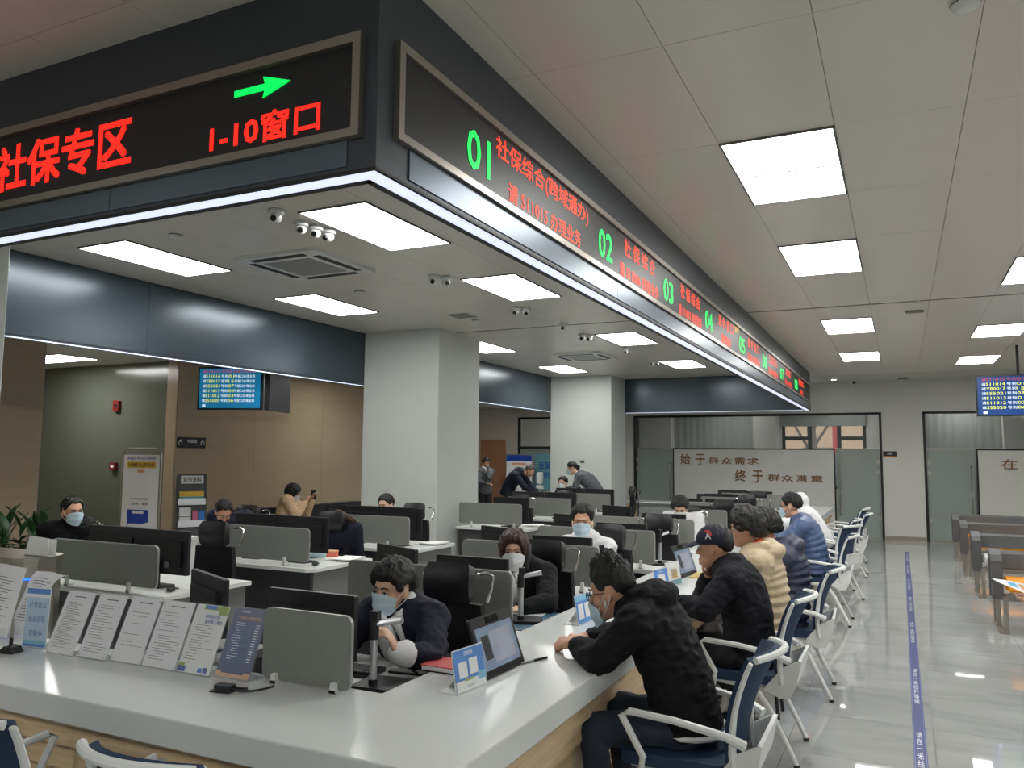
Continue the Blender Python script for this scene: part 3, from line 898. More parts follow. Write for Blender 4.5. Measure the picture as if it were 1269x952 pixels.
for x, y, a, l in ((-.87, 5.06, 90, 'white and blue visitor chair under the man in the cap'),
                   (-.80, 6.44, 92, 'white and blue visitor chair under the person in the navy puffer'),
                   (-.82, 9.26, 90, 'white and blue visitor chair under the man in the blue puffer'),
                   (-.84, 10.75, 66, 'empty turned visitor chair with its blue back pad showing, behind the blue puffer'),
                   (-.80, 13.06, 90, 'empty visitor chair with long rear legs before the right glass door'),
                   (-.88, 14.5, 86, 'farthest empty visitor chair near the counter end'),
                   (-1.85, 1.86, 0, 'empty visitor chair before the front counter, cut by the bottom edge'),
                   (-2.63, 1.85, 2, 'visitor chair cut off at the lower left corner')):
    dup(vc, (x, y, 0), a, l)
st = thing('low_stool', 'low dark stool under the woman in the beige puffer coat', 'stool', (-.88, 5.74, 0))
obj('seat', G().lathe([(.14, .40), (.165, .41), (.17, .44), (.15, .455), (.02, .46)]), 'leather', st, True)
for k in range(4):
    a = R(45 + 90 * k)
    obj('leg', G().cyl((.1 * math.cos(a), .1 * math.sin(a), .405), (.15 * math.cos(a), .15 * math.sin(a), 0), .012, n=8), 'black', st)

def office_chair():
    t = thing('office_chair', '', 'chair', group='black clerk chairs')
    for k in range(5):
        a = R(90 + 72 * k)
        c, s = math.cos(a), math.sin(a)
        l = obj('leg', G().tube([(0, 0, .10), (.15 * c, .15 * s, .095), (.29 * c, .29 * s, .07)], [.03, .024, .017], 8), 'chrome', t, True)
        obj('caster', G().cyl((.29 * c - .012 * s, .29 * s + .012 * c, .027), (.29 * c + .012 * s, .29 * s - .012 * c, .027), .027, n=12), 'black', l)
    obj('gas_column', G().cyl((0, 0, .1), (0, 0, .42), .025), 'black', t, True)
    obj('seat', G().prism(rr(.48, .46, .08, cx=0, cy=.02), .42, .49), 'black_mesh', t)
    def back(u, v):
        x = (u * 2 - 1) * (.225 - .03 * v)
        return Vector((x, -.2 - .05 * v + .05 * (x / .2) ** 2 - .03 * math.sin(v * 3.1), .5 + .43 * v))
    obj('backrest', G().grid(back, 8, 8, .03), 'black_mesh', t, True)
    def head(u, v):
        x = (u * 2 - 1) * (.150 - .02 * (2 * v - 1) ** 4)
        return Vector((x, -.215 + .035 * (x / .15) ** 2 - .025 * (2 * v - 1) ** 2, .955 + .16 * v))
    obj('headrest', G().grid(head, 8, 6, .05), 'leather', t, True)
    obj('back_frame', G().tube([(0, -.05, .41), (0, -.24, .42), (0, -.31, .6), (0, -.315, .9), (0, -.30, 1.03)], [.02, .022, .018, .016, .014], 8), 'chrome', t, True)
    for s in (-1, 1):
        g = G().tube([(s * .13, -.27, 1.07), (s * .17, -.29, 1.08), (s * .205, -.3, 1.06), (s * .20, -.29, 1.0), (s * .185, -.27, .93)], .009, 8)
        obj('headrest_bracket', g, 'chrome', t, True)
    for s in (-1, 1):
        a = obj('armrest', G().tube([(s * .2, 0, .43), (s * .27, 0, .44), (s * .28, -.05, .62), (s * .275, -.08, .67)], .012, 8), 'chrome', t, True)
        obj('arm_pad', G().prism(rr(.055, .24, .02, cx=s * .275, cy=-.02), .665, .69), 'black_plastic', a)
    return t
oc = office_chair()
oc.location = (-2.16, 3.56, 0); oc.rotation_euler = (0, 0, R(180 + 6))
oc['label'] = 'black high-back office chair with headrest behind the navy blazer clerk'
for x, y, a, l in ((-2.2, 4.92, 184, 'black high-back office chair behind the clerk holding a phone'),
                   (-2.26, 6.38, 178, 'black office chair behind the man in the white shirt'),
                   (-2.2, 7.9, 195, 'empty black office chair with bent headrest before the fifth divider'),
                   (-2.3, 9.38, 180, 'black office chair behind the bowed clerk with dark fringe'),
                   (-2.22, 11.1, 180, 'black office chair in the sixth counter bay'),
                   (-2.2, 12.85, 180, 'black office chair in the seventh counter bay, headrest above the monitors'),
                   (-2.3, 14.6, 180, 'black office chair in the eighth counter bay'),
                   (-5.22, 4.88, 188, 'black office chair behind the monitors beside the turnstile desk'),
                   (-5.17, 6.38, 190, 'black office chair with a dark coat over it before the sofa'),
                   (-5.36, 8.16, 180, 'black office chair in front of the near pillar'),
                   (-5.25, 10.95, 180, 'black office chair right of the near pillar'),
                   (-5.25, 12.75, 180, 'black office chair between the two pillars'),
                   (-5.0, 15.4, 120, 'black office chair turned sideways right of the far pillar'),
                   (-6.72, 4.72, 150, 'black office chair under the masked man in the dark vest')):
    dup(oc, (x, y, 0), a, l)

# ================================================================ WAITING BENCHES
def bench(label, x, y, colours, L=2.6):
    t = thing('waiting_bench', label, 'bench', (x, y, 0), group='waiting benches')
    obj('backrest', G().prism([(.42, .60), (.46, .585), (.54, .75), (.49, .765), (.44, .74)], .1, L - .1, 'x'), 'bench_grey', t)
    for xx in (0, L - .1):
        e = obj('end_frame', G().prism([(.22, .30), (.30, .30), (.31, .68), (.44, .72), (.46, .30), (.54, .30), (.56, .76), (.50, .79), (.28, .745), (.22, .69)], xx, xx + .1, 'x'), 'bench_grey', t)
        obj('foot_rail', G().box(xx + .03, xx + .07, 0, .62, 0, .03).box(xx + .03, xx + .07, .24, .28, .03, .30).box(xx + .03, xx + .07, .49, .53, .03, .30).box(xx + .075, xx + .115, .0, .05, .0, .36), 'steel', e)
    obj('beam', G().box(.1, L - .1, .16, .24, .30, .37), 'steel', t)
    n = len(colours); w = (L - .24) / n
    for i, c in enumerate(colours):
        obj('seat', G().prism(rr(.46, .115, .045, cx=.2, cy=.465), .12 + i * w + .004, .12 + (i + 1) * w - .004, 'x'), c, t, True)
    return t
O, P, Q = 'bench_orange', 'bench_pale', 'bench_grey'
bench('waiting bench nearest the camera, orange seat at its end', .80, 9.4, [O, P, P, O])
bench('second waiting bench from the camera, pale end seat', .79, 11.69, [P, O, O, P])
bench('third waiting bench from the camera, orange end seat behind the pale one', .785, 13.79, [O, O, P, P])
bench('waiting bench farthest from the camera near the right glass door', .78, 15.76, [O, P, O, P])
bench('waiting bench out of the picture under the person with the leaflet', .97, 7.15, [P, O, P])

# ================================================================ ITEMS ON THE FRONT COUNTER
def tilt_panel(name, label, cat, x0, x1, y, z, h, lean, face, edge='acrylic', thick=.006, group=None, yaw=0):
    """flat panel leaning back; returns the thing and a frame (o, ex, ey) for printing on it"""
    w = x1 - x0
    t = thing(name, label, cat, (x0, y, z), yaw, group)
    a = R(lean)
    up = Vector((0, math.sin(a), math.cos(a))); nr = Vector((0, -math.cos(a), math.sin(a)))
    def slab(u0, u1, v0, v1, d0, d1):
        g = G(); P = lambda u, v, d: Vector((u, 0, 0)) + up * v + nr * d
        return g.add([P(u0, v0, d0), P(u1, v0, d0), P(u1, v1, d0), P(u0, v1, d0), P(u0, v0, d1), P(u1, v0, d1), P(u1, v1, d1), P(u0, v1, d1)],
                     [(0, 3, 2, 1), (4, 5, 6, 7), (0, 1, 5, 4), (1, 2, 6, 5), (2, 3, 7, 6), (3, 0, 4, 7)])
    obj('sheet', slab(.004, w - .004, .006, h - .004, 0, .0015), face, t)
    obj('cover', slab(0, w, 0, h, .0035, .0035 + .002), 'acrylic', t)
    obj('back_plate', slab(0, w, 0, h, -.004, -.001), edge, t)
    foot = G().box(0, w, -.004, .09, 0, .004)
    foot.add([Vector((w * .3, .088, .004)), Vector((w * .7, .088, .004)), Vector((w * .7, 0, 0)) + up * h * .6 - nr * .004, Vector((w * .3, 0, 0)) + up * h * .6 - nr * .004,
              Vector((w * .3, .092, .004)), Vector((w * .7, .092, .004)), Vector((w * .7, .004, 0)) + up * h * .6 - nr * .004, Vector((w * .3, .004, 0)) + up * h * .6 - nr * .004],
             [(0, 1, 2, 3), (7, 6, 5, 4), (0, 4, 5, 1), (1, 5, 6, 2), (2, 6, 7, 3), (3, 7, 4, 0)])
    obj('easel_foot', foot, edge, t)
    def put(u0, u1, v0, v1, m, name='print', d=.0018):
        return obj(name, slab(u0, u1, v0, v1, d, d + .0005), m, t)
    def write(s, u0, v0, w_, h_, m, bold=0.0):
        return text(s, w_, h_, Vector((u0, 0, 0)) + up * v0 + nr * .0024, (1, 0, 0), up, m, t, bold, .0004)
    def many(rows_, m, name='print_lines'):
        g = G()
        for u0, u1, v, th in rows_:
            q = slab(u0, u1, v, v + th, .0018, .0022); g.add(q.v, q.f)
        obj(name, g, m, t)
    return t, put, write, many
def lines(w, v0, v1, step, seed, x0=.02, dens=1.0):
    r = random.Random(seed); out = []
    v = v1
    while v > v0:
        if r.random() < dens:
            a = x0 + (r.random() * .03 if r.random() < .3 else 0)
            b = x0 + (w - x0 - .02 - x0 * 0) * (.45 + .55 * r.random())
            u = a
            while u < b:                       # words
                l = .006 + r.random() * .02
                out.append((u, min(u + l, b), v, .0022)); u += l + .003
        v -= step
    return out
docs = [(-3.60, -3.405, 2.475, .0075, 'rows of small print, leftmost of the clear document stands'), (-3.398, -3.207, 2.49, .012, 'loose indented lines, second of the document stands from the name card'),
        (-3.203, -3.01, 2.51, .016, 'few sparse lines, third of the document stands'), (-3.005, -2.805, 2.513, .011, 'list of grey lines, left of the colourful leaflet')]
for k, (x0, x1, y, stp, l) in enumerate(docs):
    t, put, write, many = tilt_panel('document_stand', 'white notice sheet with %s' % l, 'notice', x0, x1, y, .78, .292, 22, 'paper', group='document stands on the front counter')
    w_ = x1 - x0
    many(lines(w_, .03, .235, stp, 40 + k, .026, (1, .8, .55, .85)[k]), 'ink')
    many([(w_ * .3, w_ * .72, .262, .004)], 'ink_dark')
    for u in (.012, w_ - .016):
        for v in (.012, .276): put(u, u + .004, v, v + .004, 'ink_dark', 'pin')
t, put, write, many = tilt_panel('document_stand', 'white leaflet with green and blue swash and blue title on a clear stand', 'notice', -2.80, -2.605, 2.516, .78, .292, 22, 'paper_bright', group='document stands on the front counter')
put(.05, .19, .268, .286, 'print_green'); put(.06, .12, .272, .286, 'print_blue', d=.0024); put(.14, .19, .25, .268, 'print_green'); put(0.005, .05, .008, .03, 'print_royal'); put(.005, .04, .03, .044, 'print_green')
write('一部手机社保', .055, .232, .1, .016, 'print_royal', .02); write('服务掌上通办', .075, .21, .1, .016, 'print_royal', .02)
many(lines(.19, .105, .2, .0105, 77, .03), 'ink'); many(lines(.115, .045, .095, .012, 78, .02), 'ink_dark')
put(.12, .145, .012, .03, 'print_blue'); put(.15, .172, .012, .034, 'print_royal')
t, put, write, many = tilt_panel('document_stand', 'navy blue price-list style notice with peach foot, rightmost of the document stands', 'notice', -2.60, -2.41, 2.537, .78, .292, 22, 'print_navy', group='document stands on the front counter')
put(.005, .185, .006, .03, 'print_peach'); put(.03, .15, .022, .034, 'print_navy', d=.0024)
write('“不见面办” 服务事项清单', .035, .24, .125, .014, 'print_peach', .015); write('人社服务', .045, .268, .05, .01, 'paper', .01)
many([(.03, .165, .07 + .0105 * k, .0012) for k in range(15)], 'print_blue'); many(lines(.11, .07, .225, .0105, 80, .034), 'paper'); many([(.145, .165, .073 + .0105 * k, .0035) for k in range(15)], 'paper')
# loose hanging sheets at the left edge
for k, (x, y, ww, l) in enumerate(((-4.40, 2.56, .38, 'large curling white form sheets in a clear stand at the left edge'), (-4.12, 2.62, .2, 'white sheet curling out of the stand, beside the blue name card'))):
    t = thing('form_sheets', l, 'paper', (x, y, .78), 0)
    def sh(u, v, k=k, ww=ww):
        return Vector((u * ww + .06 * v * (k == 1) + .04 * max(0, v - .7) * k * 5 * u, .10 * v + .02 * math.sin(u * 5) * v, .005 + .34 * v - (.25 * max(0, v - .8) ** 1.2 if k else .05 * max(0, v - .85))))
    obj('sheet', G().grid(sh, 10, 10, .0012), 'paper', t, True)
    g = G()
    for r_ in range(16):
        v = .2 + r_ * .04
        q = G().grid(lambda a, b, v=v: sh(.12 + a * (.5 + .25 * ((r_ * 7) % 3) / 2), v + b * .008) + Vector((0, -.002, 0)), 6, 1, .0004); g.add(q.v, q.f)
    obj('print_lines', g, 'ink', t)
    obj('stand', G().box(.0, ww, -.004, .1, 0, .004).box(0, ww, -.012, -.008, .0, .05), 'acrylic', t)
# blue name card in an upright holder
t, put, write, many = tilt_panel('name_card', 'white and blue name card with three lines of blue writing in an acrylic holder', 'name card', -3.795, -3.64, 2.49, .78, .285, 3, 'paper_bright', yaw=8)
put(.008, .147, .235, .276, 'print_blue'); put(.008, .147, .235, .25, 'paper_bright', d=.0024); put(.008, .147, .008, .036, 'print_sky'); put(.008, .147, .008, .02, 'print_blue', d=.0024)
put(.008, .147, .036, .235, 'print_sky').data.materials[0] = mat('card_pale', (186, 212, 236), .5, var=.05)
write('社保窗口', .028, .185, .1, .03, 'print_royal', .005); write('值班领导', .028, .12, .1, .03, 'print_royal', .005); write('李新仲', .038, .055, .082, .03, 'print_royal', .005)
t = thing('desk_pen', 'black pen standing in a wedge base at the left of the front counter', 'pen', (-3.735, 2.40, .78), 10)
obj('base', G().prism([(-.045, 0), (.045, 0), (.03, .028), (-.008, .034)], -.03, .03, 'y'), 'black', t)
obj('pen', G().tube([(.0, 0, .03), (.004, 0, .07), (.005, 0, .12), (.006, 0, .155)], [.006, .007, .006, .004], 8), 'steel', t, True)
obj('pen_grip', G().cyl((.001, 0, .034), (.003, 0, .075), .008, n=8), 'black', t)
t = thing('fingerprint_reader', 'small black USB reader with its cable on the front counter', 'reader', (-2.40, 2.40, .78), 12)
obj('body', G().prism(rr(.075, .045, .008), 0, .028), 'black_plastic', t)
obj('cable', G().tube([(.03, 0, .014), (.07, -.005, .01), (.11, .02, .006), (.14, .06, .006), (.155, .10, .006)], .004, 6), 'black', t, True)
obj('plug', G().cbox((.06, .02, .011), (.05, .014, .01)), 'black', t)
obj('tab', G().box(-.055, -.0375, -.02, 0, 0, .006), 'black', t)

# ================================================================ ITEMS ON THE AISLE COUNTER
def upright_card(name, label, cat, x, y, L, h, yaw, lean=10, z=.78):
    """card standing on the counter facing the aisle (+x)"""
    return tilt_panel(name, label, cat, x, x + L, y, z, h, lean, 'print_blue', 'white_plastic', yaw=yaw)
t, put, write, many = upright_card('payment_sign', 'bright blue payment sign card beside the near tablet', 'sign', -1.57, 2.768, .205, .165, 83)
put(.004, .2, .006, .045, 'paper_bright'); put(.03, .085, .055, .115, 'paper_bright'); put(.1, .155, .06, .12, 'paper_bright'); put(.06, .12, .04, .049, 'print_green', d=.0026)
put(.15, .205, .03, .06, 'print_sky', d=.0028)
write('济南社保', .07, .135, .06, .018, 'paper_bright', .02); write('扫码评价', .07, .016, .05, .01, 'ink_dark')
t, put, write, many = upright_card('payment_sign', 'pale blue sign card half hidden by the face of the man in glasses', 'sign', -1.62, 4.2, .2, .16, 84)
put(.02, .08, .03, .11, 'paper_bright'); put(.1, .16, .03, .11, 'paper_bright'); put(.0, .196, .125, .155, 'print_sky')
t, put, write, many = upright_card('payment_sign', 'blue sign card left of the far tablet', 'sign', -1.545, 5.5, .2, .15, 78)
put(.05, .15, .03, .11, 'paper_bright'); write('扫码', .06, .12, .07, .02, 'paper_bright', .01)
t, put, write, many = upright_card('payment_sign', 'pale green and white sign card touching the far tablet', 'sign', -1.53, 5.76, .2, .17, 76)
put(.004, .196, .03, .165, 'paper_bright'); put(.06, .15, .05, .12, 'print_yellow'); put(.004, .196, .006, .04, 'print_teal', d=.0025)
def tablet(label, x, y, L, h, yaw):
    t = thing('tablet_terminal', label, 'tablet', (x, y, .783), yaw)
    a = R(20)
    M = Matrix.Rotation(-a, 4, 'X')
    obj('housing', G().prism(rr(L, h, .012, cx=L / 2, cy=h / 2), -.007, .007, 'y').xf(M), 'black_plastic', t)
    obj('screen', G().box(.02, L - .02, -.0085, -.007, .03, h - .045).xf(M), 'screen_tablet', t)
    obj('webcam', G().box(L * .35, L * .65, -.009, -.007, h - .036, h - .008).cyl((L / 2, -.009, h - .022), (L / 2, -.012, h - .022), .005, n=8).xf(M), 'black_gloss', t)
    sc2 = obj('window', G().box(.05, .11, -.0095, -.0086, .07, h - .08).xf(M), 'ink_dark', t)
    obj('page', G().box(.12, L - .05, -.0095, -.0086, .05, h - .07).xf(M), 'screen_page', t)
    obj('stand', G().prism([(.0, .0), (.13, .0), (.125, .008), (.06, .15), (.05, .15)], L * .25, L * .75, 'x'), 'black_plastic', t)
tablet('black tablet terminal showing a page, beside the blue payment sign', -1.565, 2.985, .355, .25, 88)
tablet('black tablet terminal farther along the counter by the yellow pad', -1.55, 6.2, .36, .25, 84)
def pen(label, p0, p1, z=.786):
    d = Vector((p1[0] - p0[0], p1[1] - p0[1], 0))
    t = thing('pen', label, 'pen', (p0[0], p0[1], z), math.degrees(math.atan2(d.y, d.x)))
    L = d.length
    obj('barrel', G().cyl((L * .5, 0, 0), (L, 0, 0), .0058, n=8), 'black', t, True)
    obj('sleeve', G().tube([(0, 0, 0), (.012, 0, 0), (L * .5, 0, 0)], [.001, .0045, .0055], 8), 'alu', t, True)
pen('pen lying on the counter beside the near tablet', (-1.555, 3.30), (-1.49, 3.46))
tag(obj('note_pad', G().prism([(-1.5, 6.25), (-1.3, 6.3), (-1.32, 6.62), (-1.52, 6.57)], .78, .79), 'kraft'), 'yellow kraft envelope lying beside the far tablet', 'envelope')

# ================================================================ CLERK DESK ITEMS
def doc_camera(label, x, y, z, rz=0):
    t = thing('document_camera', label, 'scanner', (x, y, z), rz)
    obj('base', G().prism(rr(.2, .16, .02, cx=.02, cy=.03), 0, .018), 'black', t)
    obj('column', G().cyl((0, 0, .018), (0, 0, .23), .016), 'alu', t, True)
    obj('collar', G().cyl((0, 0, .018), (0, 0, .04), .019), 'black', t, True)
    obj('head_clamp', G().cyl((0, 0, .2), (0, 0, .275), .02), 'black', t, True)
    obj('arm', G().tube([(0, 0, .26), (.05, .01, .272), (.12, .02, .285)], [.014, .013, .016], 8), 'alu', t, True)
    obj('camera_head', G().cbox((.005, 0, .295), (.034, .034, .04)), 'black', t)
    return t
doc_camera('silver document camera stand before the navy blazer clerk', -1.985, 2.80, .745, 5)
doc_camera('silver document camera stand before the clerk holding a phone', -2.015, 4.29, .744, 20)
doc_camera('silver document camera stand behind the far tablet', -1.99, 7.2, .74, 60)
doc_camera('silver document camera stand before the man in the white shirt', -2.03, 5.72, .74, 30)
tag(obj('desk_mat', G().prism([(-2.09, 2.71), (-1.88, 2.71), (-1.88, 3.02), (-2.11, 2.98)], .74, .745), 'desk_dark'), 'dark grey mat under the near document camera', 'mat')
tag(obj('desk_mat', G().prism([(-2.2, 4.1), (-1.88, 4.1), (-1.88, 4.66), (-2.2, 4.66)], .74, .744), mat('mat_blue', (70, 104, 122), .4)), 'blue-grey mat on the desk of the clerk holding a phone', 'mat')
tag(obj('paper_sheet', G().prism([(-2.4, 2.98), (-2.12, 3.0), (-2.14, 3.2), (-2.42, 3.18)], .74, .743), 'paper_bright'), 'white papers under the navy blazer clerk hand', 'paper')
tag(obj('paper_sheet', G().prism([(-2.22, 4.48), (-1.98, 4.5), (-2.0, 4.7), (-2.24, 4.68)], .744, .747), 'paper_bright'), 'white paper on the blue-grey mat of the second clerk', 'paper')
t = thing('open_binder', 'open black binder of white pages on the near clerk desk', 'binder', (-2.06, 3.05, .74), 8)
obj('cover', G().box(-.02, .17, 0, .2, 0, .008), 'black', t)
obj('pages', G().box(-.01, .16, .01, .19, .008, .02), 'paper_bright', t)
t = thing('red_book', 'red covered book standing at the inner edge of the counter', 'book', (-1.895, 3.02, .78), 0)
obj('cover', G().box(-.0, .19, 0, .006, 0, .004).box(0, .19, 0, .16, 0, .004).box(0, .19, 0, .16, .022, .026), 'print_red', t)
obj('pages', G().box(.004, .186, .004, .156, .004, .022), 'paper', t)
pen('blue pen on the open binder', (-2.0, 3.08), (-1.91, 3.02), .766)
t = thing('keyboard', 'black keyboard behind the nearest divider', 'keyboard', (-2.3, 2.98, .74), 4)
obj('case', G().prism([(-.07, 0), (.07, 0), (.07, .02), (-.07, .012)][::1], -.2, .2, 'x'), 'black_plastic', t)
g = G()
for r_ in range(5):
    for c_ in range(15): g.box(-.19 + c_ * .0253, -.19 + c_ * .0253 + .021, -.058 + r_ * .024, -.058 + r_ * .024 + .02, .016, .024 + r_ * .0)
obj('keys', g, 'black', t)['kind'] = 'stuff'
for x, y, l in ((-4.65, 6.08, 'stack of printed forms on the desk before the sofa'), (-4.65, 7.62, 'pile of white forms on the desk before the near pillar'), (-4.65, 10.3, 'fanned forms on the desk right of the near pillar'),
                (-1.6, 12.4, 'papers spread on the far part of the counter'), (-2.1, 15.0, 'papers on the farthest counter desk')):
    t = thing('paper_stack', l, 'paper', (x, y, .78 if x > -1.8 else .74), random.uniform(-20, 20))
    for k in range(4):
        obj('sheet', G().cbox((.02 * k - .03, .015 * ((k * 5) % 3), .003 + .006 * k), (.21, .28, .006), Matrix.Rotation(R(8 * k - 10), 4, 'Z')), 'paper_bright' if k % 2 else 'paper', t)
t = thing('stamp_box', 'small coral stamp box on the desk before the sofa', 'box', (-4.9, 6.2, .74), 10)
obj('body', G().prism(rr(.1, .07, .01), 0, .05), mat('coral', (214, 108, 88), .5), t); obj('lid', G().prism(rr(.104, .074, .01), .05, .062), 'print_peach', t)
t = thing('tissue_bag', 'blue and white plastic bag on the desk before the sofa', 'bag', (-5.0, 6.05, .752))
obj('body', G().ell((0, 0, .04), (.09, .06, .05)).ell((.08, .02, .03), (.05, .04, .035)), 'mask', t, True); obj('knot', G().tube([(0, 0, .08), (.01, 0, .11), (.03, 0, .1)], [.015, .01, .005]), 'white_plastic', t, True)
t = thing('low_counter', 'low white counter box with a green label before the bowed man', 'counter', (-7.0, 5.95, 0), 4)
obj('body', G().box(-.45, .45, -.12, .12, 0, .83), 'desk_white', t); obj('top', G().box(-.47, .47, -.14, .14, .83, .86), 'desk_white', t); obj('green_label', G().box(.14, .44, -.124, -.12, .74, .825), mat('sign_green', (40, 100, 66), .5), t)
text('服务指南', .22, .05, (.18, -.1245, .757), (1, 0, 0), (0, 0, 1), 'paper_bright', t, .01, .0005)
for x, y, l in ((-4.64, 3.98, 'computer mouse on the desk beside the turnstile'), (-4.64, 5.52, 'computer mouse on the desk before the sofa')):
    t = thing('computer_mouse', l, 'mouse', (x, y + .12, .74), 30)
    obj('body', G().ell((0, 0, .018), (.03, .052, .0175)), 'black_plastic', t, True); obj('cable', G().tube([(0, .05, .01), (.02, .1, .005), (-.03, .16, .005)], .003, 6), 'black', t, True)

# steel turnstile with blue light
t = thing('turnstile_cabinet', 'brushed steel turnstile cabinet with a glowing blue line at the left edge', 'turnstile', (-5.1, 3.2, 0))
obj('body', G().prism([(-.4, -.15), (.32, -.15), (.38, -.12), (.42, -.06), (.42, .06), (.38, .12), (.32, .15), (-.4, .15)], .02, 1.05), 'steel', t)
obj('top_cap', G().prism([(-.41, -.16), (.33, -.16), (.39, -.125), (.43, -.06), (.43, .06), (.39, .125), (.33, .16), (-.41, .16)], 1.05, 1.075), 'steel', t)
obj('plinth', G().box(-.38, .4, -.13, .13, 0, .02), 'black', t)
obj('slot', G().box(-.3, .02, -.153, -.15, .985, 1.005), 'black', t)
obj('light_line', G().tube([(.24, -.152, .945), (.325, -.152, .947), (.385, -.122, .95), (.422, -.06, .952)], .006, 6), 'led_blue', t)
t = thing('white_box', 'folded white card standing on the steel turnstile', 'card', (-4.75, 3.2, 1.075), 0)
obj('front', G().prism([(-.12, 0), (.1, 0), (.1, .11), (-.08, .12)], -.02, -.017, 'y'), 'paper_bright', t); obj('rear', G().prism([(-.12, 0), (.1, 0), (.1, .1), (-.08, .1)], .03, .033, 'y').box(-.12, .1, -.02, .033, 0, .003), 'paper_bright', t)

# ================================================================ LEFT WAITING AREA
t = thing('sofa', 'long low black leather sofa against the beige stone wall', 'sofa', (-8.65, 10.4, 0))
obj('base', G().box(-.32, .36, -1.6, 1.6, .08, .28), 'leather', t)
for k in range(3):
    obj('seat_cushion', G().prism(rr(1.0, .15, .05, cx=-1.04 + 1.04 * k, cy=.36), -.1, .38, 'x'), 'leather', t, True)
    obj('back_cushion', G().prism(rr(1.0, .5, .07, cx=-1.04 + 1.04 * k, cy=.64), -.32, -.1, 'x'), 'leather', t, True)
for s in (-1, 1):
    obj('arm', G().prism(rr(.66, .62, .06, cx=.02, cy=.37), s * 1.62 - .1, s * 1.62 + .1, 'y'), 'leather', t, True)
    for xx in (-.25, .3): obj('foot', G().cyl((xx, s * 1.5, 0), (xx, s * 1.5, .08), .025), 'chrome', t)
t = thing('armchair', 'low black armchair in front of the stone wall beside the bowed man', 'armchair', (-7.75, 8.55, 0), -90)
obj('seat', G().prism(rr(.56, .14, .05, cx=0, cy=.38), -.25, .35, 'y'), 'leather', t, True); obj('backrest', G().prism(rr(.7, .5, .08, cx=0, cy=.62), -.38, -.2, 'y'), 'leather', t, True)
for s in (-1, 1): obj('arm', G().prism(rr(.7, .5, .06, cx=0, cy=.35), s * .34 - .06, s * .34 + .06, 'x'), 'leather', t, True)
obj('base', G().box(-.3, .3, -.3, .3, 0, .3), 'leather', t)

# brochure rack
t = thing('brochure_rack', 'grey leaning brochure rack with booklets by the stone wall', 'rack', (-8.72, 8.02, 0), 60)
M = Matrix.Rotation(R(-8), 4, 'X')
obj('frame', G().box(-.2, -.18, 0, .02, 0, 1.45).box(.18, .2, 0, .02, 0, 1.45).box(-.18, .18, .012, .02, .35, 1.45).xf(M), 'bench_grey', t)
obj('foot', G().box(-.2, .2, -.06, .3, 0, .02).tube([(-.17, .26, .02), (-.17, .17, .95)], .01).tube([(.17, .26, .02), (.17, .17, .95)], .01), 'bench_grey', t)
for z in (.42, .72, 1.02):
    obj('pocket', G().box(-.18, .18, -.035, -.03, z, z + .08).box(-.18, .18, -.035, .012, z - .008, z).xf(M), 'alu', t)
obj('header', G().box(-.14, .16, .004, .010, 1.31, 1.42).xf(M), 'paper_bright', t)
text('宣传资料', .24, .07, M @ Vector((-.11, .003, 1.33)), (1, 0, 0), M.to_3x3() @ Vector((0, 0, 1)), 'ink_dark', t, .02)
for x, z, w_, h_, m in ((-.16, 1.03, .32, .1, 'print_teal'), (-.16, 1.13, .32, .07, 'print_yellow'), (-.16, .73, .15, .12, 'paper_bright'), (-.16, .86, .15, .12, 'paper_bright'), (.01, .73, .07, .2, 'print_pink'), (.09, .73, .08, .2, 'print_blue'), (-.15, .43, .3, .14, 'paper_bright')):
    obj('booklet', G().box(x, x + w_, -.02, -.008, z, z + h_).xf(M), m, t)

# banner in a steel tube frame (its square code is left out)
t = thing('banner_stand', 'white banner with a phone picture in a rounded steel frame before olive glass', 'banner', (-8.9, 7.3, 0), 4)
fr = [(-.33, .02), (-.33, 1.68)] + [(-.33 + .09 - .09 * math.cos(R(a)), 1.68 + .09 * math.sin(R(a))) for a in (20, 45, 70, 90)] + [(.33 - .09 + .09 * math.sin(R(a)), 1.68 + .09 * math.cos(R(a))) for a in (0, 20, 45, 70)] + [(.33, 1.68), (.33, .02)]
obj('frame', G().tube([(x, 0, z) for x, z in fr], .013, 8), 'steel', t, True)
obj('foot', G().cbox((0, 0, .012), (.7, .36, .024)), 'steel', t)
obj('sheet', G().box(-.305, .305, -.008, -.002, .1, 1.69), 'paper', t)
def bp(x0, x1, z0, z1, m, d=0): obj('print', G().box(x0, x1, -.0105 - d, -.008 - d, z0, z1), m, t)
bp(-.24, .25, 1.52, 1.60, 'print_yellow'); bp(-.06, .06, 1.46, 1.505, 'print_peach')
bp(-.20, .16, .3, .98, 'print_royal'); bp(-.18, .14, .32, .80, 'paper_bright', .002); bp(-.12, .08, .93, .965, 'paper_bright', .002); bp(.12, .21, .66, .82, 'paper_bright', .004)
bp(-.26, -.2, .3, .7, 'print_peach'); [bp(-.15 + .08 * q, -.10 + .08 * q, .72 - .12 * r_, .76 - .12 * r_, 'print_sky', .004) for q in range(4) for r_ in range(3)]
text('参保登记 养老认证 缴费查询', .48, .04, (-.24, -.0085, 1.625), (1, 0, 0), (0, 0, 1), 'print_royal', t, .02)
text('社保服务 线上即可办理', .44, .05, (-.22, -.011, 1.535), (1, 0, 0), (0, 0, 1), 'ink_dark', t, .02)
text('关注手机 微信公众号查询', .3, .024, (-.16, -.0085, 1.11), (1, 0, 0), (0, 0, 1), 'ink_dark', t, .01)
text('1. 在线 2. 便捷', .3, .03, (-.16, -.0085, 1.04), (1, 0, 0), (0, 0, 1), 'ink_dark', t, .01)

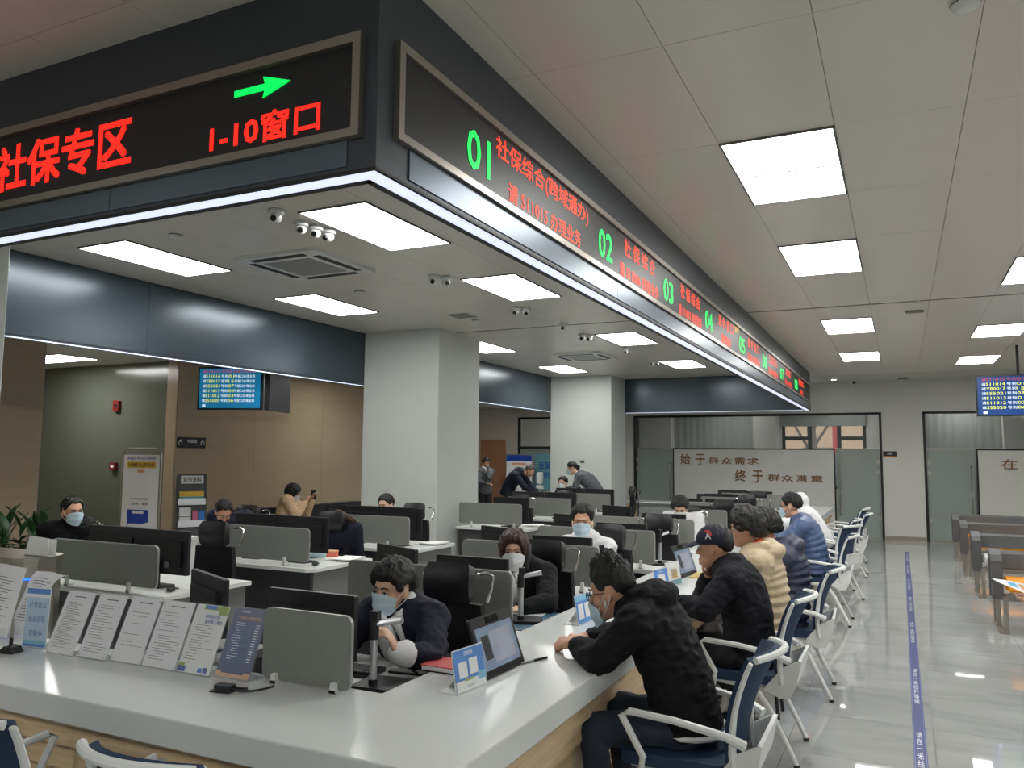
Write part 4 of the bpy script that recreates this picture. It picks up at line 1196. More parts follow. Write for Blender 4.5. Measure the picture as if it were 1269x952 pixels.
# sign plate on the stone wall, fire alarm points on the olive glass
t = thing('room_sign', 'black room sign plate with white symbols on the stone wall', 'sign', (-8.986, 8.17, 1.79))
obj('plate', G().box(-.002, .012, -.25, .25, 0, .145), 'black', t)
obj('edge', G().box(-.001, .013, -.25, .25, .145, .152), 'bronze', t)
text('母婴室', .17, .05, (.0125, -.08, .07), (0, 1, 0), (0, 0, 1), 'paper', t, .01); text('Mother and Baby Room', .24, .012, (.0125, -.12, .035), (0, 1, 0), (0, 0, 1), 'paper', t)
for yy in (-.2, .19):
    obj('symbol', G().tube([(.014, yy + .03 * math.cos(a * .6), .07 + .03 * math.sin(a * .6)) for a in range(-1, 8)], .005, 6).cyl((.014, yy, .08), (.014, yy, .118), .006, n=6), 'paper', t)
for z, l in ((2.33, 'dark red alarm sounder high on the olive glass'), (1.46, 'small red call point on the olive glass')):
    t = thing('fire_alarm', l, 'alarm', (-10.18, 7.9, z))
    obj('body', G().prism(rr(.12, .16 if z > 2 else .11, .015, cx=0, cy=.06), -.05, 0, 'y'), 'fire_red', t)
    obj('window', G().box(-.03, .03, -.053, -.05, .04, .08), 'paper' if z < 2 else 'black', t)

# hanging double screen left
def screen_panel(label, name, p0, ang, w, h, zb, ztop, m, lines_, hide=False):
    t = thing(name, label, 'screen', (p0[0], p0[1], zb), ang)
    obj('housing', G().box(-.02, w + .02, 0, .05, -.02, h + .02), 'black_plastic', t)
    obj('display', G().box(0, w, -.003, 0, 0, h), m, t)
    obj('pole', G().cyl((w * .5, .04, h + .02), (w * .5, .04, ztop - zb), .02), 'black', t)
    k = len(lines_)
    for i, (pre, num, mid, win, post) in enumerate(lines_):
        z = h - (i + .9) * h * .86 / k
        hh = h * .86 / k * .62
        c1, c2 = ('screen_white', 'screen_yellow') if i else ('screen_red', 'screen_red')
        x = .05 * w
        for s, f, c in ((pre, .055, c1), (num, .25, c2), (mid, .12, c1), (win, .10, c2), (post, .36, c1)):
            text(s, w * f * .93, hh, (x, -.0035, z), (1, 0, 0), (0, 0, 1), c, t, .012, .0005); x += w * f
    obj('badge', G().box(w * .06, w * .11, -.005, -.003, h * .03, h * .09), 'screen_white', t)
    return t
L = [('请', a, '号到', b, '号窗口办理业务') for a, b in (('S11015', '01'), ('S11014', '01'), ('YB0017', '15'), ('S55021', '07'), ('S11013', '01'), ('S11012', '03'), ('S55020', '06'))]
screen_panel('blue queue screen hanging before the stone wall below the blue band', 'queue_screen', (-7.82, 7.2), 18, .80, .49, 2.275, 3.0, 'screen_blue', L)
t = thing('queue_screen', 'black edge of a second hanging screen turned away, right of the left queue screen', 'screen', (-7.0, 7.50, 2.275), 112)
obj('housing', G().box(0, .75, -.03, .03, -.02, .51), 'black_plastic', t); obj('display', G().box(.02, .73, .03, .033, 0, .49), 'screen_blue', t); obj('pole', G().cyl((.37, 0, .51), (.37, 0, .725), .02), 'black', t)
screen_panel('blue queue screen hanging over the aisle benches at the right edge', 'queue_screen', (1.09, 14.0), 0, 1.08, .58, 2.40, CZ, 'screen_navy', L)

# potted plant
t = thing('potted_plant', 'leafy green potted plant behind the turnstile at the left edge', 'plant', (-8.2, 5.3, 0))
obj('pot', G().lathe([(.15, 0), (.17, .02), (.2, .4), (.21, .42), (.185, .42), (.18, .38)], n=20), 'pot', t, True)
obj('soil', G().lathe([(.183, .36), (.18, .385), (.02, .39)], n=16), 'soil', t)
rp = random.Random(5)
lg = G().grid(lambda u, v: Vector(((u - .5) * .075 * math.sin(math.pi * min(1, v * .96 + .04)) ** .8, v * .26, .06 * v - .10 * v * v + .02 * abs(u - .5))), 4, 7, .0015)
lme = lg.mesh('leaf', True); lme.materials.append(MATS['leaf'])
for k in range(9):
    a = k * 2.4; r_ = .05 + .06 * rp.random(); hh = .25 + .32 * rp.random()
    b = Vector((r_ * math.cos(a), r_ * math.sin(a), .385)); e = b + Vector((.1 * math.cos(a), .1 * math.sin(a), hh))
    st = obj('stem', G().tube([b, b + (e - b) * .5 + Vector((0, 0, .03)), e], [.008, .007, .005], 6), 'stem', t, True)
    for q in range(8):
        f = .35 + .65 * q / 7
        p = b + (e - b) * f
        lf_ = obj('leaf', lme, None, st, loc=p)
        lf_.rotation_euler = (R(rp.uniform(-15, 45) if q < 6 else 65), 0, a + q * 2.2 + rp.random())
        lf_.scale = (1, .75 + .5 * rp.random(), 1)

# ================================================================ FAR LEFT CORNER
t = thing('poster_stand', 'blue-headed poster stand behind the bending man', 'poster', (-8.77, 18.5, 0))
obj('frame', G().box(-.38, -.36, 0, .03, 0, 1.78).box(.36, .38, 0, .03, 0, 1.78).box(-.36, .36, 0, .03, 1.75, 1.78).box(-.4, .4, -.15, .18, 0, .03), 'alu', t)
obj('sheet', G().box(-.36, .36, .01, .018, .3, 1.75), 'paper', t)
obj('header', G().box(-.36, .36, .006, .01, 1.6, 1.75), 'print_royal', t); obj('title', G().box(-.2, .2, .007, .01, 1.5, 1.56), 'print_peach', t)
for z in (.6, .85, 1.08): obj('picture', G().box(.08, .3, .007, .01, z, z + .12), 'ink_dark', t)
obj('body_text', G().box(-.3, .3, .008, .01, 1.3, 1.32).box(-.3, .25, .008, .01, 1.24, 1.26).box(-.3, .3, .008, .01, 1.18, 1.2), 'print_sky', t)
t = thing('wall_poster', 'teal poster with dark lettering beside the far pillar', 'poster', (-8.2, FY - .025, .85))
obj('sheet', G().box(-.42, .42, -.006, 0, 0, .95), 'print_teal', t)
text('医保', .3, .18, (-.3, -.0065, .55), (1, 0, 0), (0, 0, 1), 'print_royal', t, .03); text('服务指', .36, .18, (-.3, -.0065, .3), (1, 0, 0), (0, 0, 1), 'print_royal', t, .03)
t = thing('sanitizer_stand', 'white hand sanitizer dispenser on a thin stand by the poster', 'dispenser', (-7.52, 17.0, 0))
obj('pole', G().cyl((0, 0, .02), (0, 0, 1.1), .014), 'white_plastic', t); obj('foot', G().lathe([(.15, 0), (.15, .015), (.03, .02)]), 'white_plastic', t)
obj('dispenser', G().prism(rr(.13, .26, .03, cx=0, cy=1.23), -.05, .05, 'y'), 'white_plastic', t); obj('tray', G().prism([(-.07, 1.06), (.07, 1.06), (.09, .98), (-.09, .98)], -.06, .04, 'y'), 'white_plastic', t)
t = thing('side_table', 'white table with pale wooden legs beside the far pillar', 'table', (-4.9, 17.6, 0))
obj('tabletop', G().box(-.65, .65, -.3, .3, .72, .75), 'desk_white', t)
for sx in (-1, 1):
    for sy in (-1, 1): obj('leg', G().box(sx * .6 - .035, sx * .6 + .035, sy * .26 - .03, sy * .26 + .03, 0, .72), 'wood', t)
t = thing('door_sign', 'small black room number plate on the white wall between the glass doors', 'sign', (-.34, FY, 1.78))
obj('plate', G().box(0, .27, -.015, 0, .012, .12), 'black', t); obj('edge', G().box(0, .27, -.016, 0, 0, .012), 'bench_orange', t)
text('109', .1, .05, (.09, -.0155, .045), (1, 0, 0), (0, 0, 1), 'paper', t, .01)

# floor guide tape
t = thing('floor_tape', 'blue guide tape with white writing along the aisle floor', 'floor tape', (.05, 10.4, 0))
obj('band', G().box(-.036, .036, -6.4, 6.48, 0, .0012), 'tape_blue', t)
obj('edge_line', G().box(-.031, -.028, -6.4, 6.48, .0012, .0015).box(.028, .031, -6.4, 6.48, .0012, .0015), 'tape_edge', t)
for y in (4.75, 6.45, 8.55, 10.3, 12.0, 13.7, 15.4):
    text('\n'.join('请在一米线外等候'), .034, 1.05, (-.017, y - 10.4, .0013), (1, 0, 0), (0, 1, 0), 'paper', t, .0, .0003)

# ================================================================ CEILING FITTINGS
def aircon(label, x, y):
    t = thing('ceiling_cassette', label, 'air conditioner', (x, y, CZ - .03))
    obj('fascia', G().prism([(u, v) for u, v in rr(.92, .92, .04)], 0, .03), 'white_plastic', t)
    obj('intake', G().box(-.26, .26, -.26, .26, -.006, 0), 'divider_trim', t)
    for k in range(4):
        obj('louvre', G().box(-.3, .3, .33, .40, -.003, 0).xf(Matrix.Rotation(R(90 * k), 4, 'Z')), 'black', t)
aircon('ceiling cassette air conditioner near the row of dome cameras', -4.85, 5.64)
aircon('ceiling cassette air conditioner farther back above the second pillar', -4.85, 12.8)
def turret(label, x, y, a, z=CZ):
    t = thing('dome_camera', label, 'camera', (x, y, z), a, 'ceiling cameras')
    obj('base', G().lathe([(.05, 0), (.058, -.012), (.055, -.035), (.035, -.04)], n=18), 'white_plastic', t, True)
    obj('ball', G().ell((0, 0, -.055), (.042, .042, .042)), 'white_plastic', t, True)
    obj('lens', G().cyl((0, -.03, -.07), (0, -.043, -.078), .022, .02, 14), 'black_gloss', t)
for x, y, a, l in ((-3.96, 4.27, 10, 'single dome camera left of the near ceiling light'), (-4.0, 4.58, 30, 'leftmost dome camera of the row of three by the near light'), (-3.97, 4.71, 20, 'middle dome camera of the row of three by the near light'),
                   (-3.94, 4.83, -10, 'rightmost dome camera of the row of three, dark face'), (-4.01, 6.49, 20, 'left camera of the pair before the second light'), (-3.93, 6.6, 50, 'right camera of the pair before the second light'),
                   (-3.99, 8.3, 0, 'left camera of the small pair behind the second light'), (-3.91, 8.4, 30, 'right camera of the small pair behind the second light'), (-3.9, 9.55, 0, 'lone camera by the dark ceiling track'),
                   (-4.0, 10.5, 0, 'left camera beside the third inner light'), (-3.94, 10.62, 0, 'right camera beside the third inner light'), (-3.87, 12.1, 0, 'camera behind the third inner light'),
                   (-3.95, 13.85, 0, 'left camera beside the farthest inner light'), (-3.9, 13.98, 20, 'right camera beside the farthest inner light')):
    turret(l, x, y, a)
def detector(label, x, y):
    t = thing('smoke_detector', label, 'detector', (x, y, CZ))
    obj('body', G().lathe([(.05, 0), (.052, -.012), (.04, -.028), (.02, -.034)], n=16), 'white_plastic', t, True); obj('ring', G().lathe([(.053, -.004), (.054, -.008), (.05, -.01)], n=16), 'desk_grey', t)
for x, y, l in ((-5.16, 4.44, 'round detector between the two nearest inner lights'), (-5.14, 6.83, 'round detector behind the near air conditioner'), (-4.85, 8.9, 'round detector beside the square speaker grille'), (.28, 3.37, 'detector at the top edge of the picture'),
                (1.3, 6.9, 'round detector at the right edge of the ceiling')): detector(l, x, y)
t = thing('speaker_grille', 'square ceiling speaker grille before the near pillar', 'speaker', (-4.85, 8.55, CZ)); obj('frame', G().box(-.14, .14, -.14, .14, -.008, 0), 'divider_trim', t); obj('grille', G().box(-.11, .11, -.11, .11, -.01, -.008), 'desk_grey', t)
for x, y, l in ((.2, 10.3, 'dark oval fitting on the ceiling past the track'), (.1, 18.7, 'dark oval fitting on the plain ceiling before the far wall')):
    t = thing('ceiling_sensor', l, 'sensor', (x, y, CZ)); obj('body', G().prism(rr(.2, .1, .05), -.03, 0), 'desk_grey', t); obj('base', G().prism(rr(.22, .12, .06), -.008, 0), 'white_plastic', t)
t = thing('bullet_camera', 'white box camera with black face on the plain ceiling before the far wall', 'camera', (-.88, 18.6, CZ), 20)
obj('mount', G().cyl((0, 0, 0), (0, 0, -.06), .02), 'white_plastic', t); obj('body', G().cbox((0, 0, -.09), (.07, .16, .07)), 'white_plastic', t); obj('lens', G().cbox((0, -.09, -.09), (.06, .02, .06)), 'black', t)
tag(obj('track_box', G().box(.21, .25, 9.69, 9.77, CZ - .03, CZ), 'white_plastic'), 'tiny white clip on the dark ceiling track', 'clip')

# ================================================================ PEOPLE
SIT = dict(pelvis=(0, 0, .56), mid=(0, -.02, .76), chest=(0, .02, .94), neck=(0, .04, 1.08), head=(0, .07, 1.23),
           shL=(-.175, .03, 1.02), elL=(-.23, .10, .79), wrL=(-.14, .32, .80), shR=(.175, .03, 1.02), elR=(.23, .10, .79), wrR=(.14, .32, .80),
           hipL=(-.085, .02, .54), hipR=(.085, .02, .54), knL=(-.11, .40, .51), knR=(.11, .40, .51), anL=(-.11, .38, .08), anR=(.11, .38, .08))
STAND = dict(pelvis=(0, 0, .92), mid=(0, -.01, 1.10), chest=(0, 0, 1.27), neck=(0, .01, 1.41), head=(0, .04, 1.56),
             shL=(-.175, 0, 1.36), elL=(-.22, .0, 1.08), wrL=(-.2, .08, .86), shR=(.175, 0, 1.36), elR=(.22, 0, 1.08), wrR=(.2, .08, .86),
             hipL=(-.085, 0, .9), hipR=(.085, 0, .9), knL=(-.095, .03, .49), knR=(.095, .03, .49), anL=(-.095, 0, .08), anR=(.095, 0, .08))

def catmull(P, n):
    out = []
    Q = [P[0] + (P[0] - P[1])] + P + [P[-1] + (P[-1] - P[-2])]
    for i in range(len(P) - 1):
        for k in range(n):
            t = k / n
            a, b, c, d = Q[i], Q[i + 1], Q[i + 2], Q[i + 3]
            out.append((.5 * ((2 * b) + (c - a) * t + (2 * a - 5 * b + 4 * c - d) * t * t + (3 * b - a - 3 * c + d) * t ** 3), i + t))
    out.append((P[-1], len(P) - 1))
    return out
def lerpr(tab, t):
    i = min(int(t), len(tab) - 2); f = t - i
    return tuple(a * (1 - f) + b * f for a, b in zip(tab[i], tab[i + 1]))
def frame3(t, right):
    t = t.normalized(); f = t.cross(right).normalized(); r = f.cross(t).normalized()
    return Matrix((r, f, t)).transposed()

def hand_prims(g, W, d, n, thumb, curl=.5, s=1.0, spread=1.0):
    """palm, four jointed fingers of unequal length, thumb leaving the side of the palm"""
    d = d.normalized(); n = (n - d * n.dot(d)).normalized(); sd = d.cross(n)
    B = Matrix((sd, d, n)).transposed()
    g.ell(W + d * .045 * s, (.04 * s, .052 * s, .017 * s), B, 12, 8)
    g.cap(W - d * .03, W + d * .02 * s, .025 * s, .024 * s)
    for k, (o, ln) in enumerate(((-.030, .82), (-.010, .96), (.011, 1.0), (.030, .92))):
        o *= thumb * spread
        p = W + d * (.083 - .012 * (k == 0) - .004 * (k == 3)) * s + sd * o * s
        a = 0
        for L, r0, ca in ((.040, .0092, .55), (.026, .0085, 1.1), (.02, .0078, .9)):
            a += ca * curl
            q = p + (d * math.cos(a) + n * math.sin(a)) * L * ln * s
            g.cap(p, q, r0 * s, r0 * .92 * s); p = q
    p = W + d * .022 * s + sd * .032 * thumb * s
    v = (d * .75 + sd * .62 * thumb + n * .25).normalized()
    q = p + v * .042 * s; g.cap(p, q, .0125 * s, .0105 * s)
    v2 = (d * .9 + sd * (.25 - .6 * curl) * thumb + n * .45 * curl).normalized()
    g.cap(q, q + v2 * .03 * s, .0105 * s, .008 * s)

HAIR = {
    'short': ([(90, .50), (74, .49), (60, .56), (42, .26), (24, -.2), (12, -.22), (5, .02), (-14, .02), (-24, -.35), (-50, -.58), (-90, -.64)], .022),
    'crop': ([(90, .54), (74, .53), (60, .60), (42, .32), (24, -.05), (12, -.1), (5, .1), (-14, .1), (-24, -.2), (-50, -.5), (-90, -.58)], .012),
    'quiff': ([(90, .44), (60, .42), (40, .22), (24, -.15), (12, -.18), (5, .05), (-14, .05), (-24, -.3), (-50, -.58), (-90, -.64)], .010),
    'tied': ([(90, .48), (60, .42), (40, .16), (22, -.12), (10, -.12), (2, .05), (-14, .05), (-26, -.35), (-60, -.5), (-90, -.58)], .012),
    'fringe': ([(90, .26), (58, .27), (44, .12), (28, -.32), (18, -.3), (8, .02), (-12, .02), (-22, -.4), (-60, -.6), (-90, -.66)], .022),
    'loose': ([(90, .34), (66, .30), (50, .0), (36, -.66), (20, -.9), (-90, -.95)], .022),
    'bob': ([(90, .40), (60, .36), (44, .05), (28, -.42), (14, -.42), (4, -.3), (-10, -.35), (-30, -.7), (-90, -.78)], .034),
}
def hair_geo(H, style, fine=True):
    c = Vector((0, -.012, .028)); rad = (.083, .103, .102)
    n, m = (84, 44) if fine else (40, 24)
    tab, base = HAIR[style]
    def th(d):
        x, y, z = d
        ang = math.degrees(math.atan2(y, abs(x)))
        T = tab[-1][1]
        for (a0, t0), (a1, t1) in zip(tab, tab[1:]):
            if a0 >= ang >= a1:
                T = t0 + (t1 - t0) * (a0 - ang) / (a0 - a1)
                break
        k = base
        if style == 'quiff': k += .036 * max(0, z) ** 1.5 * (1 + .8 * noise.noise(Vector(d) * 6.0)) * (1 if y > -.5 else .6)
        return T, k
    g = G()
    vs = []; fs = []
    for i in range(m + 1):
        ph = math.pi * i / m
        for j in range(n):
            a = 2 * math.pi * j / n
            d = Vector((math.sin(ph) * math.cos(a), math.sin(ph) * math.sin(a), math.cos(ph)))
            T, k = th(d)
            T += .05 * noise.noise(Vector((math.cos(a), math.sin(a), 0)) * 4.0) + .07 * noise.noise(Vector((math.cos(a), math.sin(a), 3)) * 16.0)
            s = min(1, max(0, (d.z - T + .04) / .12)); s = s * s * (3 - 2 * s)
            s2 = min(1, max(0, (d.z - T) / (.6 if style in ('short', 'crop', 'quiff', 'tied') else .3))); s2 = s2 * s2 * (3 - 2 * s2)
            rg = noise.noise(Vector((math.cos(a) * 15, math.sin(a) * 15, ph * 2.2))) + .6 * noise.noise(Vector((math.cos(a) * 30, math.sin(a) * 30, ph * 3 + 7)))
            kk = (k * (1 + .35 * noise.noise(d * 7 + Vector((3, 1, 2)))) + (.0058 if fine else .002) * rg * math.sin(ph) ** .7) / .09
            f = .84 + s * (.168 + kk * (.15 + .85 * s2))
            p = Vector((d.x * rad[0], d.y * rad[1], d.z * rad[2])) * f + c
            vs.append(H @ p)
    for i in range(m):
        for j in range(n):
            a, b, c2, d2 = i * n + j, i * n + (j + 1) % n, (i + 1) * n + (j + 1) % n, (i + 1) * n + j
            if i == 0: fs.append((a, d2, c2))
            elif i == m - 1: fs.append((a, d2, b))
            else: fs.append((a, d2, c2, b))
    g.add(vs, fs)
    return g

def wrinkle(amp, O):
    def post(me):
        n = [v.normal.copy() for v in me.vertices]
        for v, q in zip(me.vertices, n):
            p = v.co + O
            a = noise.noise(Vector((p.x * 9, p.y * 9, p.z * 17))) + .5 * noise.noise(Vector((p.x * 22 + 5, p.y * 22, p.z * 34)))
            v.co += q * (amp * (-abs(a) + .3))
    return post

def person(label, loc, face, pose='sit', J=None, head_yaw=None, pitch=0, roll=0, vox=.012, skin='skin',
           top='cloth_black', th=.015, puff=False, collar=None, hood=False, long=0, shirt=None, scarf=None, sleeve=None,
           bottom='trouser', shoe='black', hair='short', hairmat='hair', mask=None, mask_drop=0, glasses=False, cap=False, bun=False,
           handL=None, handR=None, group=None, rough=False, vest=None, hoodup=False, slim=1.0, cat='person', cuff_in=.12):
    M = Matrix.Translation((loc[0], loc[1], 0)) @ Matrix.Rotation(R(face), 4, 'Z')
    P = {k: M @ Vector(v) for k, v in (SIT if pose == 'sit' else STAND).items()}
    for k, v in (J or {}).items(): P[k] = Vector(v)
    O = Vector((loc[0], loc[1], 0))
    t = thing('person', label, cat, O, 0, group)
    right = (P['shR'] - P['shL']).normalized()
    H = Matrix.Translation(P['head']) @ Matrix.Rotation(R(face if head_yaw is None else head_yaw), 4, 'Z') @ Matrix.Rotation(R(-pitch), 4, 'X') @ Matrix.Rotation(R(roll), 4, 'Y')
    h = lambda *a: H @ Vector(a)
    HB = H.to_3x3()
    # ---- body: one continuous surface
    g = G()
    g.ell(h(0, -.012, .028), (.077, .096, .094), HB, 18, 12).ell(h(0, .018, -.03), (.063, .070, .088), HB, 16, 10).ell(h(0, .044, -.088), (.04, .042, .032), HB)
    g.cap(h(0, .088, .004), h(0, .106, -.03), .008, .0135).ell(h(0, .07, .028), (.05, .022, .012), HB).ell(h(0, .078, -.066), (.026, .016, .018), HB)
    for s in (-1, 1):
        g.ell(h(s * .078, -.006, -.012), (.010, .021, .032), HB, 10, 8).ell(h(s * .04, .058, -.03), (.024, .022, .026), HB)
    nk = P['neck']
    g.cap(nk - (nk - P['chest']) * .3, h(0, -.022, -.07), .054, .05)
    spine = catmull([P['pelvis'], P['mid'], P['chest'], nk], 6)
    tabB = [(.14, .10), (.13, .095), (.15, .10), (.09, .06)]
    for i, (p, u) in enumerate(spine):
        a = spine[min(i + 1, len(spine) - 1)][0] - spine[max(i - 1, 0)][0]
        rx, ry = lerpr(tabB, u)
        g.ell(p, (rx * slim, ry * slim, .07), frame3(a, right), 12, 8)
    for S in 'LR':
        g.cap(P['chest'] + (P['sh' + S] - P['chest']) * .5, P['sh' + S], .06, .05)
        g.cap(P['sh' + S], P['el' + S], .046, .04).cap(P['el' + S], P['wr' + S], .04, .027)
        hd = handL if S == 'L' else handR
        d = (P['wr' + S] - P['el' + S]).normalized()
        n = Vector((0, 0, -1)); curl = .45
        if hd:
            d = Vector(hd[0]).normalized(); n = Vector(hd[1]); curl = hd[2]
        hand_prims(g, P['wr' + S], d, n, 1 if S == 'R' else -1, curl)
        g.cap(P['hip' + S], P['kn' + S], .06, .045).cap(P['kn' + S], P['an' + S], .042, .03)
    blob('body', g, min(vox, .0075) if not rough else vox, skin, t, O, 3)
    # ---- top
    g = G()
    tab = [(.165, .125), (.158, .12), (.178, .125), (.115, .085)]
    pel = P['pelvis'] - (P['mid'] - P['pelvis']) * (.12 + long)
    pts = [pel, P['mid'], P['chest'], nk]
    dens = 4 if puff else 9
    sp = catmull(pts, dens)
    for i, (p, u) in enumerate(sp):
        a = sp[min(i + 1, len(sp) - 1)][0] - sp[max(i - 1, 0)][0]
        rx, ry = lerpr(tab, u)
        e = th
        g.ell(p, ((rx + e) * slim, (ry + e) * slim, .05 if puff else .07), frame3(a, right), 16, 8)
        if puff: g.ell(p, ((rx + e - .02) * slim, (ry + e - .02) * slim, .08), frame3(a, right), 14, 8)
    for S in 'LR':
        sh, el, wr = P['sh' + S], P['el' + S], P['wr' + S]
        g.cap(P['chest'] + (sh - P['chest']) * .4 + Vector((0, 0, .03)), sh, .085 + th, .066 + th)
        cuff = wr - (wr - el) * cuff_in
        if vest: continue
        if puff:
            for a, b, r0, r1 in ((sh, el, .062 + th, .058 + th), (el, cuff, .057 + th, .046 + th)):
                k = max(2, int((b - a).length / .062))
                for q in range(k + 1):
                    f = q / k
                    g.ell(a + (b - a) * f, (r0 * (1 - f) + r1 * f,) * 2 + (.034,), frame3(b - a, right if abs((b - a).normalized().dot(right)) < .9 else Vector((0, 0, 1))), 12, 8)
                g.cap(a, b, r0 - .012, r1 - .012)
        else:
            g.cap(sh, el, .058 + th * .8, .053 + th * .7).cap(el, cuff, .053 + th * .7, .038 + th * .5)
    up = (nk - P['chest']).normalized()
    if collar:
        fr = frame3(up, right)
        for k in range(14):
            a = 2 * math.pi * k / 14
            o = fr @ Vector((.068 * math.cos(a), .062 * math.sin(a), 0))
            g.cap(nk + o * 1.2 - up * .02, nk + o + up * collar, .018, .014)
    if hood:
        fr = frame3(up.normalized() + Vector((0, 0, .8)), right)
        g.ell(nk + fr @ Vector((0, -.12, -.02)), (.135, .085, .06), fr @ Matrix.Rotation(R(-20), 3, 'X'), 16, 10)
        g.ell(nk + fr @ Vector((0, -.10, .03)), (.10, .06, .05), fr, 16, 10)
        for s in (-1, 1): g.cap(nk + fr @ Vector((s * .10, -.08, .03)), nk + fr @ Vector((s * .075, .03, .02)), .045, .032).cap(nk + fr @ Vector((s * .075, .03, .02)), nk + fr @ Vector((s * .03, .085, -.03)), .032, .025)
    if hoodup:
        g.ell(h(0, -.03, .02), (.105, .115, .13), HB, 16, 10)
    blob('jacket' if not vest else 'vest', g, vox, top, t, O, 3 if puff else 5, wrinkle(.016 if not puff else .008, O))
    if vest or sleeve:
        for S in 'LR':
            g = G()
            sh, el, wr = P['sh' + S], P['el' + S], P['wr' + S]
            if vest: g.cap(sh, el, .06, .055).cap(el, wr - (wr - el) * .12, .054, .042)
            else: g.cap(wr - (wr - el) * .2, wr - (wr - el) * .06, .054 + th * .4, .046 + th * .3)
            obj('sleeve' if vest else 'cuff', g.xf(Matrix.Translation(-O)), vest or sleeve, t, True)
    fr = frame3(P['chest'] - P['mid'], right)
    if shirt:
        c = P['chest']; ry = .125 + th
        g = G().ell(c + fr @ Vector((0, ry * slim - .006, .04)), (.05, .046, .18), fr, 12, 8)
        for s in (-1, 1):
            g.cap(nk + fr @ Vector((s * .07, -.01, .05)), nk + fr @ Vector((s * .042, .115, .01)), .024, .022)
            g.cap(nk + fr @ Vector((s * .042, .115, .01)), nk + fr @ Vector((s * .08, .145, -.07)), .022, .012)
        obj('shirt_front', g.xf(Matrix.Translation(-O)), shirt, t, True)
    if scarf:
        fr2 = frame3(up, right)
        pts = [nk + up * .045 + fr2 @ Vector((.066 * math.cos(R(a)), .062 * math.sin(R(a)), .02 * math.cos(R(a - 90)) * -1)) for a in range(110, 431, 20)]
        obj('collar_trim', G().tube(pts, .016, 8).xf(Matrix.Translation(-O)), scarf, t, True)
    # ---- trousers and shoes
    g = G()
    for S in 'LR':
        g.cap(P['hip' + S], P['kn' + S], .092, .07).cap(P['kn' + S], P['an' + S], .066, .052)
    g.ell(P['pelvis'] - Vector((0, 0, .02)), (.165, .135, .10), frame3(Vector((0, 0, 1)), right), 14, 8)
    blob('trousers', g, max(vox, .012), bottom, t, O, 3, wrinkle(.012, O))
    fw = M.to_3x3() @ Vector((0, 1, 0))
    for S in 'LR':
        a = P['an' + S].copy(); a.z = 0
        fm = frame3(Vector((0, 0, 1)), M.to_3x3() @ Vector((1, 0, 0)))
        q = G().ell(a + fw * .05 + Vector((0, 0, .045)), (.045, .13, .045), fm).cap(P['an' + S], a + Vector((0, 0, .05)), .045, .045)
        for i, v in enumerate(q.v):
            if v.z < .012: v.z = .012
        sh = obj('shoe', q.xf(Matrix.Translation(-O)), shoe, t, True)
        q = G().prism([(.048 * math.cos(x * .5236) , .135 * math.sin(x * .5236)) for x in range(12)], 0, .014)
        obj('sole', q.xf(Matrix.Translation(-O + a + fw * .05) @ fm.to_4x4()), 'desk_grey', sh)
    # ---- face, hair, mask
    if not rough:
        for s in (-1, 1):
            e = obj('eye', G().ell(h(s * .031, .0815, .002), (.013, .008, .0065), HB, 10, 6).xf(Matrix.Translation(-O)), 'eye_white', t, True)
            obj('iris', G().ell(h(s * .031, .0878, .002), (.0055, .003, .0058), HB, 10, 6).xf(Matrix.Translation(-O)), 'eye', e, True)
            obj('eyelid', G().tube([h(s * .017, .088, .004), h(s * .025, .0905, .0095), h(s * .034, .089, .0098), h(s * .046, .082, .004)], .0022, 6).xf(Matrix.Translation(-O)), 'hair', e, True)
            obj('eyebrow', G().tube([h(s * .014, .0925, .024), h(s * .03, .0915, .030), h(s * .05, .081, .025)], [.0035, .004, .002], 6).xf(Matrix.Translation(-O)), hairmat, t, True)
        if not mask or mask_drop > .05:
            obj('lips', G().ell(h(0, .093, -.064), (.021, .006, .0045), HB).ell(h(0, .0925, -.0705), (.018, .006, .005), HB).xf(Matrix.Translation(-O)), 'lips', t, True)
    if hoodup: pass
    elif not cap:
        ho = obj('hair', hair_geo(H, hair, not rough).xf(Matrix.Translation(-O)), hairmat, t, True)
        if bun:
            obj('bun', G().ell(h(0, -.125, .0), (.045, .04, .045), HB).ell(h(0, -.11, -.04), (.03, .03, .03), HB).xf(Matrix.Translation(-O)), hairmat, ho, True)
            obj('hair_tie', G().tube([h(.035 * math.cos(a * .7), -.105, .035 * math.sin(a * .7)) for a in range(10)], .01, 6).xf(Matrix.Translation(-O)), 'cloth_navy', ho, True)
        if hair in ('long', 'bob') or bun == 'tail':
            if hair == 'long': obj('hair_length', G().ell(h(0, -.075, -.11), (.085, .05, .13), HB).ell(h(-.07, -.01, -.09), (.024, .045, .11), HB).ell(h(.07, -.01, -.09), (.024, .045, .11), HB).xf(Matrix.Translation(-O)), hairmat, ho, True)
    else:
        obj('hair', hair_geo(H, 'crop').xf(Matrix.Translation(-O)), hairmat, t, True)
        c = obj('cap', G().grid(lambda u, v: h(.094 * math.sin(v * 1.65) * math.cos(u * 6.2832), -.008 + .113 * math.sin(v * 1.65) * math.sin(u * 6.2832), .035 + .105 * math.cos(v * 1.65)), 28, 10, .004).xf(Matrix.Translation(-O)), 'cloth_navy', t, True)
        obj('visor', G().grid(lambda u, v: h((u - .5) * .165 * math.sqrt(max(.02, 1 - (v * .97) ** 2.5)), .085 + .085 * v - .03 * (2 * u - 1) ** 2 * (1 - v), .048 - .022 * v - .018 * (2 * u - 1) ** 2), 12, 8, .005).xf(Matrix.Translation(-O)), 'cloth_navy', c, True)
        q = H @ Vector((-.094, .02, .06)) - O
        text('A', .035, .035, q, HB @ Vector((0, -1, 0)), HB @ Vector((0, 0, 1)), 'paper_bright', c, .06, .004, 'emblem')
